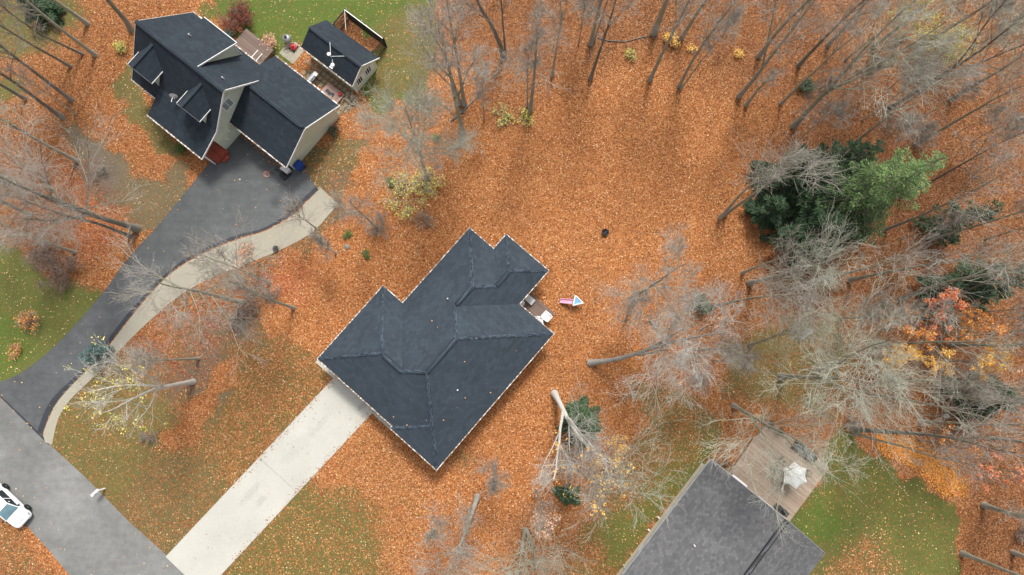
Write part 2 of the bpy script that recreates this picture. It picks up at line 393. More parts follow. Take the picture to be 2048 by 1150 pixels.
# polygon in photo survey, edge softness, (leaf, green, dirt, tone) (None = leave)
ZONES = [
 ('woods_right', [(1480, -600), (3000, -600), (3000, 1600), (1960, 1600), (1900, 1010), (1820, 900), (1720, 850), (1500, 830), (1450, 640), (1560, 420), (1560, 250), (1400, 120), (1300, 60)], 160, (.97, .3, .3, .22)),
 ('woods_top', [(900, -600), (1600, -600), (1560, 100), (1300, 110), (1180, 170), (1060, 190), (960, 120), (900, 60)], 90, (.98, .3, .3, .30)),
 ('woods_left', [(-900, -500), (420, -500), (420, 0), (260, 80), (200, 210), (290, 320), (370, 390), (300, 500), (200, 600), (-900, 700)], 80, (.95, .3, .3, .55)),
 ('olive_a', [(1640, 20), (1800, -60), (2000, -40), (2060, 120), (1900, 200), (1800, 130), (1700, 140)], 120, (.62, .6, .25, .35)),
 ('olive_b', [(1230, 90), (1290, 90), (1290, 150), (1230, 150)], 50, (.7, .7, .1, .5)),
 ('olive_c', [(1900, 280), (2060, 230), (2060, 420), (1930, 400)], 110, (.7, .5, .3, .35)),
 ('top_lawn', [(430, -60), (600, -200), (840, -60), (860, 30), (880, 110), (850, 170), (790, 210), (735, 235), (700, 170), (600, 70), (565, 120), (470, 80), (430, 30), (395, 28)], 26, (.17, 1.0, 0, .7)),
 ('top_lawn_tail', [(740, 60), (850, 20), (890, 110), (830, 190), (740, 190)], 40, (.30, .55, .15, .7)),
 ('side_strip', [(262, 105), (238, 150), (228, 190), (262, 250), (296, 305), (335, 335), (400, 332), (420, 320), (300, 200)], 16, (.30, .40, .15, .65)),
 ('bare_left', [(160, 238), (232, 318), (262, 362), (330, 372), (395, 335), (405, 360), (380, 400), (290, 500), (258, 430), (195, 385), (150, 320)], 22, (.28, .25, .55, .5)),
 ('bare_left_core', [(150, 270), (200, 270), (235, 350), (215, 400), (150, 340)], 30, (.12, .2, .9, .5)),
 ('corner_lawn', [(-200, -60), (150, -30), (190, 40), (140, 75), (120, 120), (40, 110), (-200, 120)], 40, (.35, .75, .2, .5)),
 ('left_lawn_up', [(-200, 130), (60, 140), (75, 190), (30, 215), (-200, 230)], 30, (.3, .55, .1, .5)),
 ('left_lawn', [(-300, 500), (40, 490), (120, 560), (215, 590), (205, 640), (120, 720), (60, 750), (-10, 775), (-300, 800)], 24, (.12, .62, .05, .6)),
 ('left_lawn_bright', [(-100, 650), (60, 640), (70, 690), (20, 740), (-100, 745)], 30, (.10, .9, 0, .6)),
 ('front_lawn', [(150, 745), (240, 650), (330, 590), (470, 560), (640, 715), (690, 775), (340, 1200), (120, 1000), (40, 880)], 22, (.50, .36, .08, .66)),
 ('drive_edge', [(250, 660), (330, 590), (420, 570), (470, 590), (420, 620), (330, 660), (280, 720), (220, 760)], 30, (.65, .4, .15, .6)),
 ('front_west', [(170, 745), (250, 720), (330, 800), (340, 900), (300, 1080), (130, 1000), (40, 880), (100, 800)], 60, (.36, .48, .12, .55)),
 ('bare_trees', [(360, 700), (440, 620), (520, 600), (540, 670), (480, 690), (430, 740), (400, 800), (330, 800), (320, 740)], 60, (.36, .2, .85, .4)),
 ('bare_patch', [(415, 790), (455, 770), (470, 800), (440, 860), (410, 850)], 24, (.2, .2, .75, .6)),
 ('bare_patch_low', [(395, 905), (460, 915), (455, 965), (390, 960)], 30, (.26, .2, .55, .6)),
 ('verge_tan', [(225, 985), (262, 1010), (330, 1075), (362, 1120), (340, 1160), (220, 1040)], 26, (.24, .25, .55, .6)),
 ('orange_drift', [(330, 850), (380, 790), (420, 740), (470, 720), (480, 760), (420, 800), (380, 860), (340, 890)], 26, (.9, .3, .1, .75)),
 ('front_low', [(290, 930), (400, 890), (470, 930), (400, 1080), (340, 1160), (200, 1000)], 40, (.40, .38, .25, .55)),
 ('front_mid', [(420, 840), (540, 740), (650, 730), (690, 775), (480, 1005), (410, 950)], 40, (.50, .42, .05, .6)),
 ('south_lawn', [(440, 1160), (745, 830), (800, 880), (850, 960), (860, 1060), (800, 1200), (440, 1300)], 40, (.64, .45, .05, .8)),
 ('south_lawn_low', [(390, 1160), (610, 940), (740, 1000), (770, 1100), (740, 1300), (400, 1300)], 60, (.40, .52, .05, .68)),
 ('right_lawn_tan', [(1700, 1000), (1760, 960), (1840, 1000), (1850, 1060), (1780, 1100), (1700, 1080)], 80, (.42, .5, .05, .85)),
 ('kennel', [(668, 45), (690, 20), (764, 80), (750, 100), (700, 70)], 8, (.85, .5, .2, .3)),
 ('road_verge', [(-100, 1020), (40, 1040), (140, 1160), (100, 1300), (-200, 1300)], 24, (.55, .35, .25, .6)),
 ('bin_side', [(588, 335), (625, 300), (680, 238), (735, 262), (752, 285), (705, 330), (680, 370), (700, 420), (690, 450), (610, 500), (640, 400)], 24, (.38, .48, .3, .6)),
 ('bin_bare', [(640, 340), (690, 330), (720, 400), (690, 450), (640, 480), (600, 500), (650, 430)], 24, (.38, .3, .65, .7)),
 ('walk_edge', [(320, 575), (545, 500), (640, 470), (690, 415), (720, 440), (640, 500), (570, 520), (470, 560), (330, 640)], 20, (.45, .35, .4, .6)),
 ('mid_lawn', [(1240, 740), (1340, 760), (1480, 850), (1475, 880), (1410, 925), (1240, 1140), (1100, 1300), (1080, 1150), (1140, 1080), (1180, 960), (1270, 880), (1225, 800)], 60, (.44, .50, .1, .6)),
 ('mid_lawn_low', [(1180, 1150), (1150, 1060), (1250, 1040), (1330, 930), (1440, 860), (1440, 900), (1240, 1140)], 40, (.30, .72, 0, .6)),
 ('deck_side', [(1440, 650), (1700, 620), (1730, 740), (1700, 860), (1540, 850), (1440, 800)], 70, (.38, .5, .2, .5)),
 ('right_lawn', [(1690, 860), (1770, 905), (1830, 935), (1890, 1000), (1906, 1040), (1898, 1090), (1890, 1300), (1560, 1300), (1570, 1040), (1660, 935)], 9, (.28, .72, .03, .80)),
 ('right_lawn_green', [(1590, 1050), (1640, 1000), (1690, 1030), (1690, 1120), (1620, 1130)], 50, (.16, 1, 0, .8)),
 ('right_lawn_low', [(1650, 1110), (1740, 1080), (1790, 1150), (1760, 1300), (1600, 1300)], 60, (.44, .45, .15, .85)),
 ('right_rim', [(1740, 870), (1800, 880), (1900, 1000), (1840, 940), (1780, 905)], 26, (1, .3, .1, 1.0)),
 ('back_bare', [(830, 500), (850, 500), (840, 520), (815, 530)], 14, (.5, .3, .6, .7)),
 ('south_corner', [(890, 910), (950, 890), (950, 940), (905, 950)], 24, (.55, .4, .3, .6)),
 ('east_corner', [(1060, 500), (1120, 530), (1100, 580), (1060, 560)], 30, (.72, .4, .2, .5)),
 ('patio_ground', [(585, 120), (640, 110), (700, 190), (680, 230), (640, 190), (600, 160)], 10, (.45, .4, .3, .5)),
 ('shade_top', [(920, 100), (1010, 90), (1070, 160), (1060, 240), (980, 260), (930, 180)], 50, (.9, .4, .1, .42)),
 ('tree_lawn_low', [(1000, 1060), (1150, 1060), (1180, 1200), (1000, 1300)], 60, (.62, .4, .3, .6)),
]
def zones(X, Y):
    """X, Y world -> (n,4)"""
    px, py = to_px(np.stack([X, Y, np.zeros_like(X)], -1))
    k = 1.0
    px = px + 46 * vnoise(X, Y, 4.0, 1) + 26 * vnoise(X, Y, 1.6, 2) + 14 * vnoise(X, Y, .6, 5); py = py + 46 * vnoise(X, Y, 4.0, 3) + 26 * vnoise(X, Y, 1.6, 4) + 14 * vnoise(X, Y, .6, 6)
    out = np.zeros(X.shape + (4,)); out[..., 0] = 1.0; out[..., 1] = .4; out[..., 2] = .1; out[..., 3] = .88
    for nm, poly, soft, val in ZONES:
        mk = polymask(px, py, poly, soft)
        for c in range(4): out[..., c] = out[..., c] * (1 - mk) + val[c] * mk
    return out
def axis(lo, hi, st, far):
    a = np.arange(lo, hi + st / 2, st); e = np.array([4, 12, 30, 80, 200, 500.0])
    e = e[e <= far]; return np.concatenate([lo - e[::-1], a, hi + e])
gx = axis(-54, 54, .3, 500); gy = axis(-26, 40, .3, 500)
GX, GY = np.meshgrid(gx, gy, indexing='ij')
zz = zones(GX, GY)
nx, ny = GX.shape
gi = np.arange(nx * ny).reshape(nx, ny)
quads = np.stack([gi[:-1, :-1], gi[1:, :-1], gi[1:, 1:], gi[:-1, 1:]], -1).reshape(-1, 4)
gz = np.zeros_like(GX)
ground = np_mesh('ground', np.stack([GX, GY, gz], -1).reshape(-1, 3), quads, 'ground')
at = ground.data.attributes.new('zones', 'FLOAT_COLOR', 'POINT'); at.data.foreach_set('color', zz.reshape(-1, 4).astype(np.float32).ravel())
tag(ground, kind='structure')

def smooth_line(pts, n=8):
    P = [np.array(p, float) for p in pts]; out = []
    for i in range(len(P) - 1):
        p0 = P[max(i - 1, 0)]; p1 = P[i]; p2 = P[i + 1]; p3 = P[min(i + 2, len(P) - 1)]
        for k in range(n):
            t = k / n; out.append(.5 * ((2 * p1) + (-p0 + p2) * t + (2 * p0 - 5 * p1 + 4 * p2 - p3) * t * t + (-p0 + 3 * p1 - 3 * p2 + p3) * t ** 3))
    out.append(P[-1]); return out
def sheet(name, pxs, z, mat, depth=.06, kind='structure'):
    o = MB().prism([tuple(W(p[0], p[1], z)[:2]) for p in pxs], z - depth, z).build(name, mat)
    if kind: tag(o, kind=kind)
    return o
# street, from beyond the frame at upper left to lower right
road_r = smooth_line([(-1100, -290), (-300, 500), (-100, 698), (0, 795), (95, 885), (174, 958), (255, 1040), (330, 1108), (362, 1142), (600, 1370), (1300, 2060)], 6)
road_l = smooth_line([(-1200, -180), (-420, 590), (-160, 835), (-40, 950), (52, 1050), (100, 1103), (150, 1162), (400, 1440), (1100, 2160)], 6)
sheet('road', road_r + road_l[::-1], .012, 'road_asphalt')
sheet('tar_joint', [(-2, 789), (40, 828), (80, 868), (99, 887), (97, 890), (78, 871), (38, 831), (-2, 792)], .024, 'fresh_tar')
# neighbour's asphalt driveway
dr_up = smooth_line([(-14, 768), (30, 752), (75, 722), (130, 672), (200, 592), (262, 510), (315, 452), (370, 385), (415, 330), (446, 300)], 6)
dr_dn = smooth_line([(636, 378), (612, 402), (580, 432), (530, 460), (480, 475), (430, 495), (375, 522), (330, 555), (290, 598), (255, 640), (215, 692), (180, 732), (140, 772), (112, 805), (95, 838), (84, 868)], 6)
sheet('driveway', dr_up + [(440, 262), (482, 228), (604, 318), (614, 346)] + dr_dn + [(84, 874), (40, 832), (0, 794), (-14, 782)], .018, 'drive_asphalt')
def offs(line, w):
    out = []
    for i, p in enumerate(line):
        a = line[max(i - 1, 0)]; b = line[min(i + 1, len(line) - 1)]; t = (b - a) / (np.linalg.norm(b - a) + 1e-9); out.append(p + np.array([-t[1], t[0]]) * w(i / (len(line) - 1)))
    return out
sheet('tar_strip', dr_dn + offs(dr_dn, lambda t: 6.5 + 5 * max(0, t - .7) / .3 + 1.5 * math.sin(t * 23))[::-1], .022, 'fresh_tar')
# pale curved concrete strip that runs along it
wk = offs(dr_dn, lambda t: -2)
wk_out = smooth_line([(676, 408), (650, 438), (620, 468), (560, 500), (500, 525), (440, 548), (385, 575), (345, 602), (310, 632), (275, 664), (238, 702), (200, 742), (165, 775), (140, 800), (122, 826), (112, 852), (104, 890)], 6)
sheet('footpath', wk + [(90, 884)] + wk_out[::-1] + [(640, 374)], .03, 'tan_concrete', .08)
# thin joints across the strip are seen as darker lines
# main concrete driveway in the frame of the big house
MH = Frame(W(600 + 592 / 2.17, 430 + 1105 / 2.17, 2.9), R(49.0))
def wpoly(fr, pts): return [fr.world(*p)[:2] for p in pts]
slabs = [(-.35, -10.2), (-10.22, -21.9)]
md = MB()
def dw(a): t = (a + .55) / -21.0; return 7.72 + .62 * t, 12.52 + .55 * t
for a0, a1 in slabs:
    l0, h0 = dw(a0); l1, h1 = dw(a1)
    md.prism(wpoly(MH, [(a0, l0), (a0, h0), (a1, h1), (a1, l1)]), -.03, .035)
md.prism(wpoly(MH, [(.3, 5.6), (.3, 7.70), (-.62, 7.70), (-.62, 5.6)]), -.03, .034)
md.prism(wpoly(MH, [(.3, 12.54), (.3, 14.75), (-.62, 14.75), (-.62, 12.54)]), -.03, .034)
md.prism(wpoly(MH, [(.3, 7.74), (.3, 12.5), (-.34, 12.5), (-.34, 7.74)]), -.03, .033)
tag(md.build('concrete_driveway', 'pale_concrete'), kind='structure')
H1 = Frame(W(271.3, 41.7, 7.5), R(-38.45))
SHED = Frame(W(602, 93.7, 2.2), R(-37.97))
lat = MB()
pat_poly = np.array([SHED.px(*p)[:2] for p in [(592, 152), (610, 116), (640, 118), (676, 152), (716, 196), (702, 222), (676, 232), (640, 196)]])
for i in range(-30, 60):
    for j in range(-30, 60):
        x, y = i * .52, j * .52
        if polymask(np.array([x]), np.array([y]), pat_poly, .05)[0] > .9 and vnoise(np.array([x]), np.array([y]), .9, 8)[0] < .22:
            lat.prism(wpoly(SHED, [(x, y), (x + .36, y), (x + .36, y + .36), (x, y + .36)]), -.03, .02 + .004 * ((i * 7 + j * 3) % 3))
tag(lat.build('patio', 'paver'), kind='structure')

# ------------------------------------------------------------------ buildings
def cap(p, q, w, mat, parent, h=.03, lift=.02, name='ridge_cap'):
    """a band of cap shingles laid along a ridge or hip"""
    p = Vector(p); q = Vector(q); d = (q - p).normalized(); x = d.cross(Vector((0, 0, 1))).normalized(); n = x.cross(d).normalized()
    m = MB(); L = (q - p).length; k = max(1, int(L / .3))
    prof = [(-w / 2, -.10 * w), (-w / 4, .005), (0, .022), (w / 4, .005), (w / 2, -.10 * w)]
    vs = []; fs = []
    for i in range(k):
        s0, s1 = i * L / k, (i + 1) * L / k
        for s, e in ((s0, 0.0), (s1 + .03, .012)):
            for a, b in prof: vs.append(p + d * s + x * a + n * (b + lift + e))
        o = i * 10
        for j in range(4): fs.append((o + j, o + j + 1, o + 6 + j, o + 5 + j))
        fs.append((o + 9, o + 8, o + 7, o + 6, o + 5))
    m.add(vs, fs)
    lo = [p + x * (-w / 2) - n * .12, p + x * (w / 2) - n * .12]
    o = m.build(name, mat, parent)
    return o
def ridge_vent(p, q, w, mat, parent):
    p = Vector(p); q = Vector(q); m = MB(); m.bar(p + Vector((0, 0, .03)), q + Vector((0, 0, .03)), w, .09)
    return m.build('ridge_vent', mat, parent)
def vent_pipe(x, y, z, parent, r=.06, h=.35, mat='white_plastic'):
    return MB().lathe([(r, 0), (r, h), (r * .7, h), (r * .7, h - .05)], 10, (x, y, z)).build('vent_pipe', mat, parent)
def window(parent, c, ux, w, h, out, mat='window_glass', panes=2):
    """c centre on wall, ux unit along the wall, out outward normal"""
    c = Vector(c); ux = Vector(ux); out = Vector(out); up = Vector((0, 0, 1)); fr = MB(); t = .09
    for s in (-1, 1):
        fr.bar(c + ux * (s * (w - t) / 2) - up * (h / 2) + out * .02, c + ux * (s * (w - t) / 2) + up * (h / 2) + out * .02, t, .08, out)
        fr.bar(c - ux * (w / 2 - t) + up * (s * (h - t) / 2) + out * .018, c + ux * (w / 2 - t) + up * (s * (h - t) / 2) + out * .018, .08, t, up)
    for k in range(1, panes):
        o = -w / 2 + k * w / panes; fr.bar(c + ux * o - up * (h / 2 - t) + out * .016, c + ux * o + up * (h / 2 - t) + out * .016, .05, .05, out)
    f = fr.build('window', 'white_trim', parent)
    a = ux * (w / 2 - .05); b = up * (h / 2 - .05); g = c + out * .012
    MB().poly([g - a - b, g + a - b, g + a + b, g - a + b]).build('pane', mat, f)
    return f
def hip(m, a0, a1, b0, b1, ze, s):
    la, lb = a1 - a0, b1 - b0; h = min(la, lb) / 2; z = ze + h * s
    A, B, C, D = (a0, b0, ze), (a1, b0, ze), (a1, b1, ze), (a0, b1, ze)
    if la >= lb: p, q = (a0 + h, b0 + h, z), (a1 - h, b0 + h, z); fs = [(A, B, q, p), (B, C, q), (C, D, p, q), (D, A, p)]
    else: p, q = (a0 + h, b0 + h, z), (a0 + h, b1 - h, z); fs = [(A, B, p), (B, C, q, p), (C, D, q), (D, A, p, q)]
    for f in fs: m.poly(f)
    return p, q

# --- the big hip-roofed house in the middle
house = thing('hip_roof_house', 'single-storey house with a large blue-black hip roof at the head of the pale concrete driveway', 'house', (MH.o[0], MH.o[1], 0), MH.a)
ZE, SL = 2.9, .5
rf = MB()
W0 = (.256, 8.75); wb1 = 14.15
hip(rf, .256, 8.75, 2.0, 14.15, ZE, SL)
hip(rf, .25, 15.46, 0, 11.82, ZE, SL)
hip(rf, 0, 9.0, .006, 5.31, ZE, SL)
hip(rf, 3.0, 17.7, 4.0, 11.814, ZE, SL)
hip(rf, 10.0, 19.42, 4.006, 8.95, ZE, SL)
peri = [(0, 0), (15.46, 0), (15.46, 4.0), (19.42, 4.0), (19.42, 8.95), (17.7, 8.95), (17.7, 11.82), (8.75, 11.82), (8.75, 14.15), (.25, 14.15), (.25, 5.31), (0, 5.31)]
rf.add([(x, y, ZE - .02) for x, y in peri], [tuple(range(len(peri)))[::-1]])
roof = rf.build('roof', 'shingle_blue', house)
hz = lambda a, b, h: (a, b, ZE + h * SL)
RC = 'ridge_shingle_blue'
hips = [(hz(0, 0, 0), hz(5.91, 5.91, 5.91)), (hz(15.46, 0, 0), hz(9.55, 5.91, 5.91)), (hz(9.55, 5.91, 5.91), hz(11.56, 7.9, 3.91)),
        (hz(17.7, 11.82, 0), hz(13.79, 7.91, 3.91)), (hz(13.79, 7.91, 3.91), hz(15.22, 6.47, 2.47)), (hz(19.42, 4.0, 0), hz(16.95, 6.475, 2.475)),
        (hz(19.42, 8.95, 0), hz(16.95, 6.475, 2.475)), (hz(.25, 14.15, 0), hz(4.5, 9.9, 4.25)), (hz(8.75, 14.15, 0), hz(4.5, 9.9, 4.25)),
        (hz(5.91, 5.91, 5.91), hz(4.5, 7.57, 4.25)), (hz(0, 5.31, 0), hz(2.66, 2.66, 2.66))]
for p, q in hips: cap(p, q, .30, RC, roof, lift=.004, name='hip_cap')
for p, q in [(hz(5.91, 5.91, 5.91), hz(9.55, 5.91, 5.91)), (hz(4.5, 9.75, 4.25), hz(4.5, 7.57, 4.25)), (hz(11.75, 7.91, 3.905), hz(13.79, 7.91, 3.905)), (hz(15.3, 6.478, 2.472), hz(16.9, 6.478, 2.472))]:
    v = ridge_vent(p, q, .40, 'shingle_dark', roof); cap(Vector(p) + Vector((0, 0, .06)), Vector(q) + Vector((0, 0, .06)), .30, RC, roof)
for px_, py_ in [(896, 598), (916, 780)]:
    x, y, _ = MH.px(px_, py_, 4.2); z = ZE + SL * min(x - .25, y, 11.82 - y); vent_pipe(x, y, z - .05, roof)
wl = MB(); ov = .45
inner = [(.45, .45), (15.0, .45), (15.0, 4.45), (18.97, 4.45), (18.97, 8.5), (17.25, 8.5), (17.25, 11.37), (8.3, 11.37), (8.3, 13.7), (.7, 13.7), (.7, 5.0), (.45, 5.0)]
wl.prism(inner, 0, ZE - .05).build('wall', 'cream_siding', house)
gt = MB()
def gutter(m, loop, z, w=.11, h=.12, off=.06):
    n = len(loop)
    for i in range(n):
        p0, p1, p2, p3 = [Vector(loop[(i + k) % n]) for k in (-1, 0, 1, 2)]
        d = (p2 - p1).normalized(); o = Vector((d.y, -d.x))
        a = p1 + o * off; b = p2 + o * off
        conv = lambda u, v, w_: (v - u).cross(w_ - v) > 0
        e0 = off + w / 2 if conv(p0, p1, p2) else -(off + w / 2) ; e1 = off - w / 2 if conv(p1, p2, p3) else -(off - w / 2)
        a2 = a - d * e0; b2 = b + d * e1
        m.bar((a2.x, a2.y, z), (b2.x, b2.y, z), w, h)
gutter(gt, peri, ZE - .035, .075, .11, .040)
gt.build('gutter', 'gutter', house)
dr = MB(); dr.box(.66, .70, 7.9, 12.4, .02, 2.3)
for k in range(4): dr.box(.63, .66, 8.0, 12.3, .08 + k * .56, .56 + k * .56)
dr.build('garage_door', 'white_trim', house)
window(house, (.45, 2.4, 1.5), (0, 1, 0), 1.6, 1.2, (-1, 0, 0)); 
for x in (3, 7.5, 12): window(house, (x, .45, 1.6), (1, 0, 0), 1.2, 1.2, (0, -1, 0))
for x in (10.5, 14.5): window(house, (x, 11.37, 1.6), (1, 0, 0), 1.2, 1.2, (0, 1, 0))
window(house, (15.0, 3.3, 1.3), (0, 1, 0), 1.5, 2.0, (1, 0, 0))

# --- rear deck of that house and the furniture on it
dk = thing('wooden_deck', 'small dark brown board deck in the rear corner of the big house', 'deck', MH.world(15.05, 1.2), MH.a)
MB().box(0, 2.06, 0, 2.78, .3, .4).build('board_floor', 'brown_boards', dk)
fr = MB(); fr.box(2.063, 2.10, -.01, 2.79, .12, .393); fr.box(0, 2.06, -.035, -.003, .12, .392)
fr.build('rim_board', 'brown_boards', dk)
for x in (.15, 1.0, 1.9):
    for y in (.12, 1.4, 2.6): MB().box(x, x + .1, y, y + .1, 0, .298).build('post', 'brown_boards', dk)
def deck_chair(label, loc, rz, w=.62, d=.6, mat='white_plastic', group=None, slat=False, name='deck_chair', seat_h=.4, back_h=.45):
    t = thing(name, label, 'chair', loc, rz, group)
    s = MB()
    if slat:
        for k in range(5): s.box(-w / 2, w / 2, -d / 2 + k * d / 5, -d / 2 + (k + .72) * d / 5, seat_h - .03, seat_h)
    else:
        s.box(-w / 2, w / 2, -d / 2, d / 2, seat_h - .05, seat_h)
    s.build('seat', mat, t, bevel=.01)
    b = MB(); b.add([(-w / 2, d / 2, seat_h), (w / 2, d / 2, seat_h), (w / 2, d / 2 + .14, seat_h + back_h), (-w / 2, d / 2 + .14, seat_h + back_h), (-w / 2, d / 2 + .05, seat_h - .02), (w / 2, d / 2 + .05, seat_h - .02), (w / 2, d / 2 + .19, seat_h + back_h), (-w / 2, d / 2 + .19, seat_h + back_h)],
                    [(0, 1, 2, 3), (7, 6, 5, 4), (0, 4, 5, 1), (1, 5, 6, 2), (2, 6, 7, 3), (3, 7, 4, 0)]); b.build('backrest', mat, t)
    for sx in (-1, 1):
        a = MB(); a.box(sx * w / 2 - .035, sx * w / 2 + .035, -d / 2, d / 2 + .04, seat_h + .2, seat_h + .23); a.build('armrest', mat, t)
        for sy in (-1, 1): MB().box(sx * w / 2 - .03, sx * w / 2 + .03, sy * (d / 2 - .06) - .03, sy * (d / 2 - .06) + .03, 0, seat_h + .198).build('leg', mat, t)
    return t
def on_px(fr, x, y, z): q = W(x, y, z); return (q[0], q[1], z)
deck_chair('square white armchair at the outer edge of the small brown deck', on_px(MH, 1091, 632.5, .4), MH.a + R(180), .72, .68)
deck_chair('white armchair half hidden below the roof edge of the big house', on_px(MH, 1079.5, 641, .4), MH.a + R(38), .62, .6)
bn = thing('slatted_bench', 'pale striped slatted bench in the inner corner of the small brown deck', 'bench', on_px(MH, 1056.5, 597.5, .4), MH.a + R(90))
for k in range(5): MB().box(-.62, .62, -.28 + k * .12, -.19 + k * .12, .40, .43).build('slat', 'white_plastic', bn)
for x in (-.52, .52):
    for y in (-.24, .24): MB().box(x - .03, x + .03, y - .03, y + .03, 0, .398).build('leg', 'white_plastic', bn)
pt = thing('side_table', 'little white table tucked in the roof corner beside the slatted bench', 'table', on_px(MH, 1043.5, 606.5, .4), MH.a)
MB().lathe([(.26, .48), (.27, .5), (.25, .52)], 16).build('table_top', 'white_plastic', pt); MB().lathe([(.18, 0), (.05, .05), (.04, .478)], 10).build('pedestal', 'white_plastic', pt)

# --- neighbour's house at upper left
nb = thing('gabled_house', 'sage-green one-and-a-half-storey house with dark gabled roof, two front dormers and attached garage', 'house', (H1.o[0], H1.o[1], 0), H1.a)
SM = 1.08; rz_ = lambda y: 7.5 - SM * abs(y)
r1 = MB(); TH = .14
r1.slab([(0, -4.17, rz_(4.17)), (3.35, -4.17, rz_(4.17)), (3.35, 0, 7.5), (0, 0, 7.5)], TH)
r1.slab([(3.35, -3.1, rz_(3.1)), (10.05, -3.1, rz_(3.1)), (10.05, 0, 7.5), (3.35, 0, 7.5)], TH)
r1.slab([(3.35, -5.8, 2.9), (9.98, -5.8, 2.9), (10.05, -3.1, rz_(3.1)), (3.35, -3.1, rz_(3.1))], TH)
r1.slab([(10.05, 4.2, rz_(4.2)), (0, 4.2, rz_(4.2)), (0, 0, 7.5), (10.05, 0, 7.5)], TH)
nroof = r1.build('roof', 'shingle_dark', nb)
sdm = MB(); sdm.slab([(6.78, 4.16, 5.5), (3.0, 4.16, 5.5), (3.0, .13, 7.42), (6.78, .13, 7.42)], .12)
sdo = sdm.build('shed_dormer_roof', 'shingle_dark', nb)
cap((0, 0, 7.5), (10.05, 0, 7.5), .42, 'ridge_shingle_dark', nroof)
x, y, z = H1.px(379, 69.5, 6.7); vent_pipe(x, y, 5.5 + (4.16 - y) * .4764 - .05, nroof, .06, .4)
x, y, z = H1.px(450, 160, 6.3); vent_pipe(x, y, rz_(y) - .05, nroof, .06, .4)
w1 = MB(); w1.box(.35, 9.6, -3.85, 3.85, 0, 3.15)
for x0, x1 in ((.35, .55), (9.4, 9.598)):
    g = [(-3.85, 3.15), (3.85, 3.15), (3.85, rz_(3.85) - .17), (0, 7.5 - .17), (-3.85, rz_(3.85) - .17)]
    n = 5; w1.add([(x0, a, b) for a, b in g] + [(x1, a, b) for a, b in g], [(4, 3, 2, 1, 0), (5, 6, 7, 8, 9)] + [(i, (i + 1) % n, n + (i + 1) % n, n + i) for i in range(n)])
# side cheeks of the wide rear dormer
for x0, x1 in ((3.2, 3.3), (6.42, 6.52)):
    g = [(.3, rz_(.3) - .05), (3.85, rz_(3.85) - .05), (3.85, 5.5), (.3, 7.2)]
    w1.add([(x0, a, b) for a, b in g] + [(x1, a, b) for a, b in g], [(0, 1, 2, 3), (7, 6, 5, 4), (0, 4, 5, 1), (1, 5, 6, 2), (2, 6, 7, 3), (3, 7, 4, 0)])
w1.box(3.3, 6.42, 3.75, 3.852, 3.0, 5.5)
w1.build('wall', 'sage_siding', nb)
# dormers on the street side
def dormer(xc, hw):
    zr, yf, yb = 6.81, -3.32, -.64; ze = 5.47; ybe = -(7.5 - ze) / SM
    m = MB()
    m.slab([(xc + hw, yf, ze), (xc + hw, ybe, ze), (xc, yb, zr), (xc, yf, zr)], .08)
    m.slab([(xc - hw, ybe, ze), (xc - hw, yf, ze), (xc, yf, zr), (xc, yb, zr)], .08)
    d = m.build('dormer', 'shingle_dark', nb)
    cap((xc, yb, zr), (xc, yf, zr), .3, 'ridge_shingle_dark', d)
    k = MB(); hw2 = hw - .25; zt = zr - (zr - ze) / hw * hw2 - .09
    ff = yf + .28
    for s in (-1, 1):
        g = [(ff, rz_(ff) - .05), (-1.9, rz_(1.9) - .05), (-2.0, zt), (ff, zt)]; x0 = xc + s * hw2; x1 = x0 - s * .08
        k.add([(x0, a, b) for a, b in g] + [(x1, a, b) for a, b in g], [(0, 1, 2, 3), (7, 6, 5, 4), (0, 4, 5, 1), (1, 5, 6, 2), (2, 6, 7, 3), (3, 7, 4, 0)])
    zb = rz_(ff) - .05
    g = [(xc - hw2 + .081, zb), (xc + hw2 - .081, zb), (xc + hw2 - .081, zt), (xc, zr - .13), (xc - hw2 + .081, zt)]
    k.add([(a, ff + .002, b) for a, b in g] + [(a, ff + .1, b) for a, b in g], [tuple(range(5)), (9, 8, 7, 6, 5)] + [((i + 1) % 5, i, 5 + i, 5 + (i + 1) % 5) for i in range(5)])
    k.build('dormer_wall', 'sage_siding', d)
    t = MB()
    t.bar((xc + hw + .02, yf, ze - .05), (xc + hw + .02, ybe, ze - .05), .05, .1); t.bar((xc - hw - .02, yf, ze - .05), (xc - hw - .02, ybe, ze - .05), .05, .1)
    t.bar((xc + hw, yf - .02, ze - .13), (xc, yf - .02, zr - .14), .03, .1); t.bar((xc - hw, yf - .022, ze - .13), (xc, yf - .022, zr - .14), .03, .1)
    t.bar((xc + hw2 + .01, ff, zb), (xc + hw2 + .01, ff, zt), .05, .07)
    t.build('dormer_trim', 'white_trim', d)
    window(d, (xc, ff - .002, (zb + zt) / 2 + .15), (1, 0, 0), .8, 1.0, (0, -1, 0))
dormer(2.0, 1.42); dormer(7.7, 1.34)
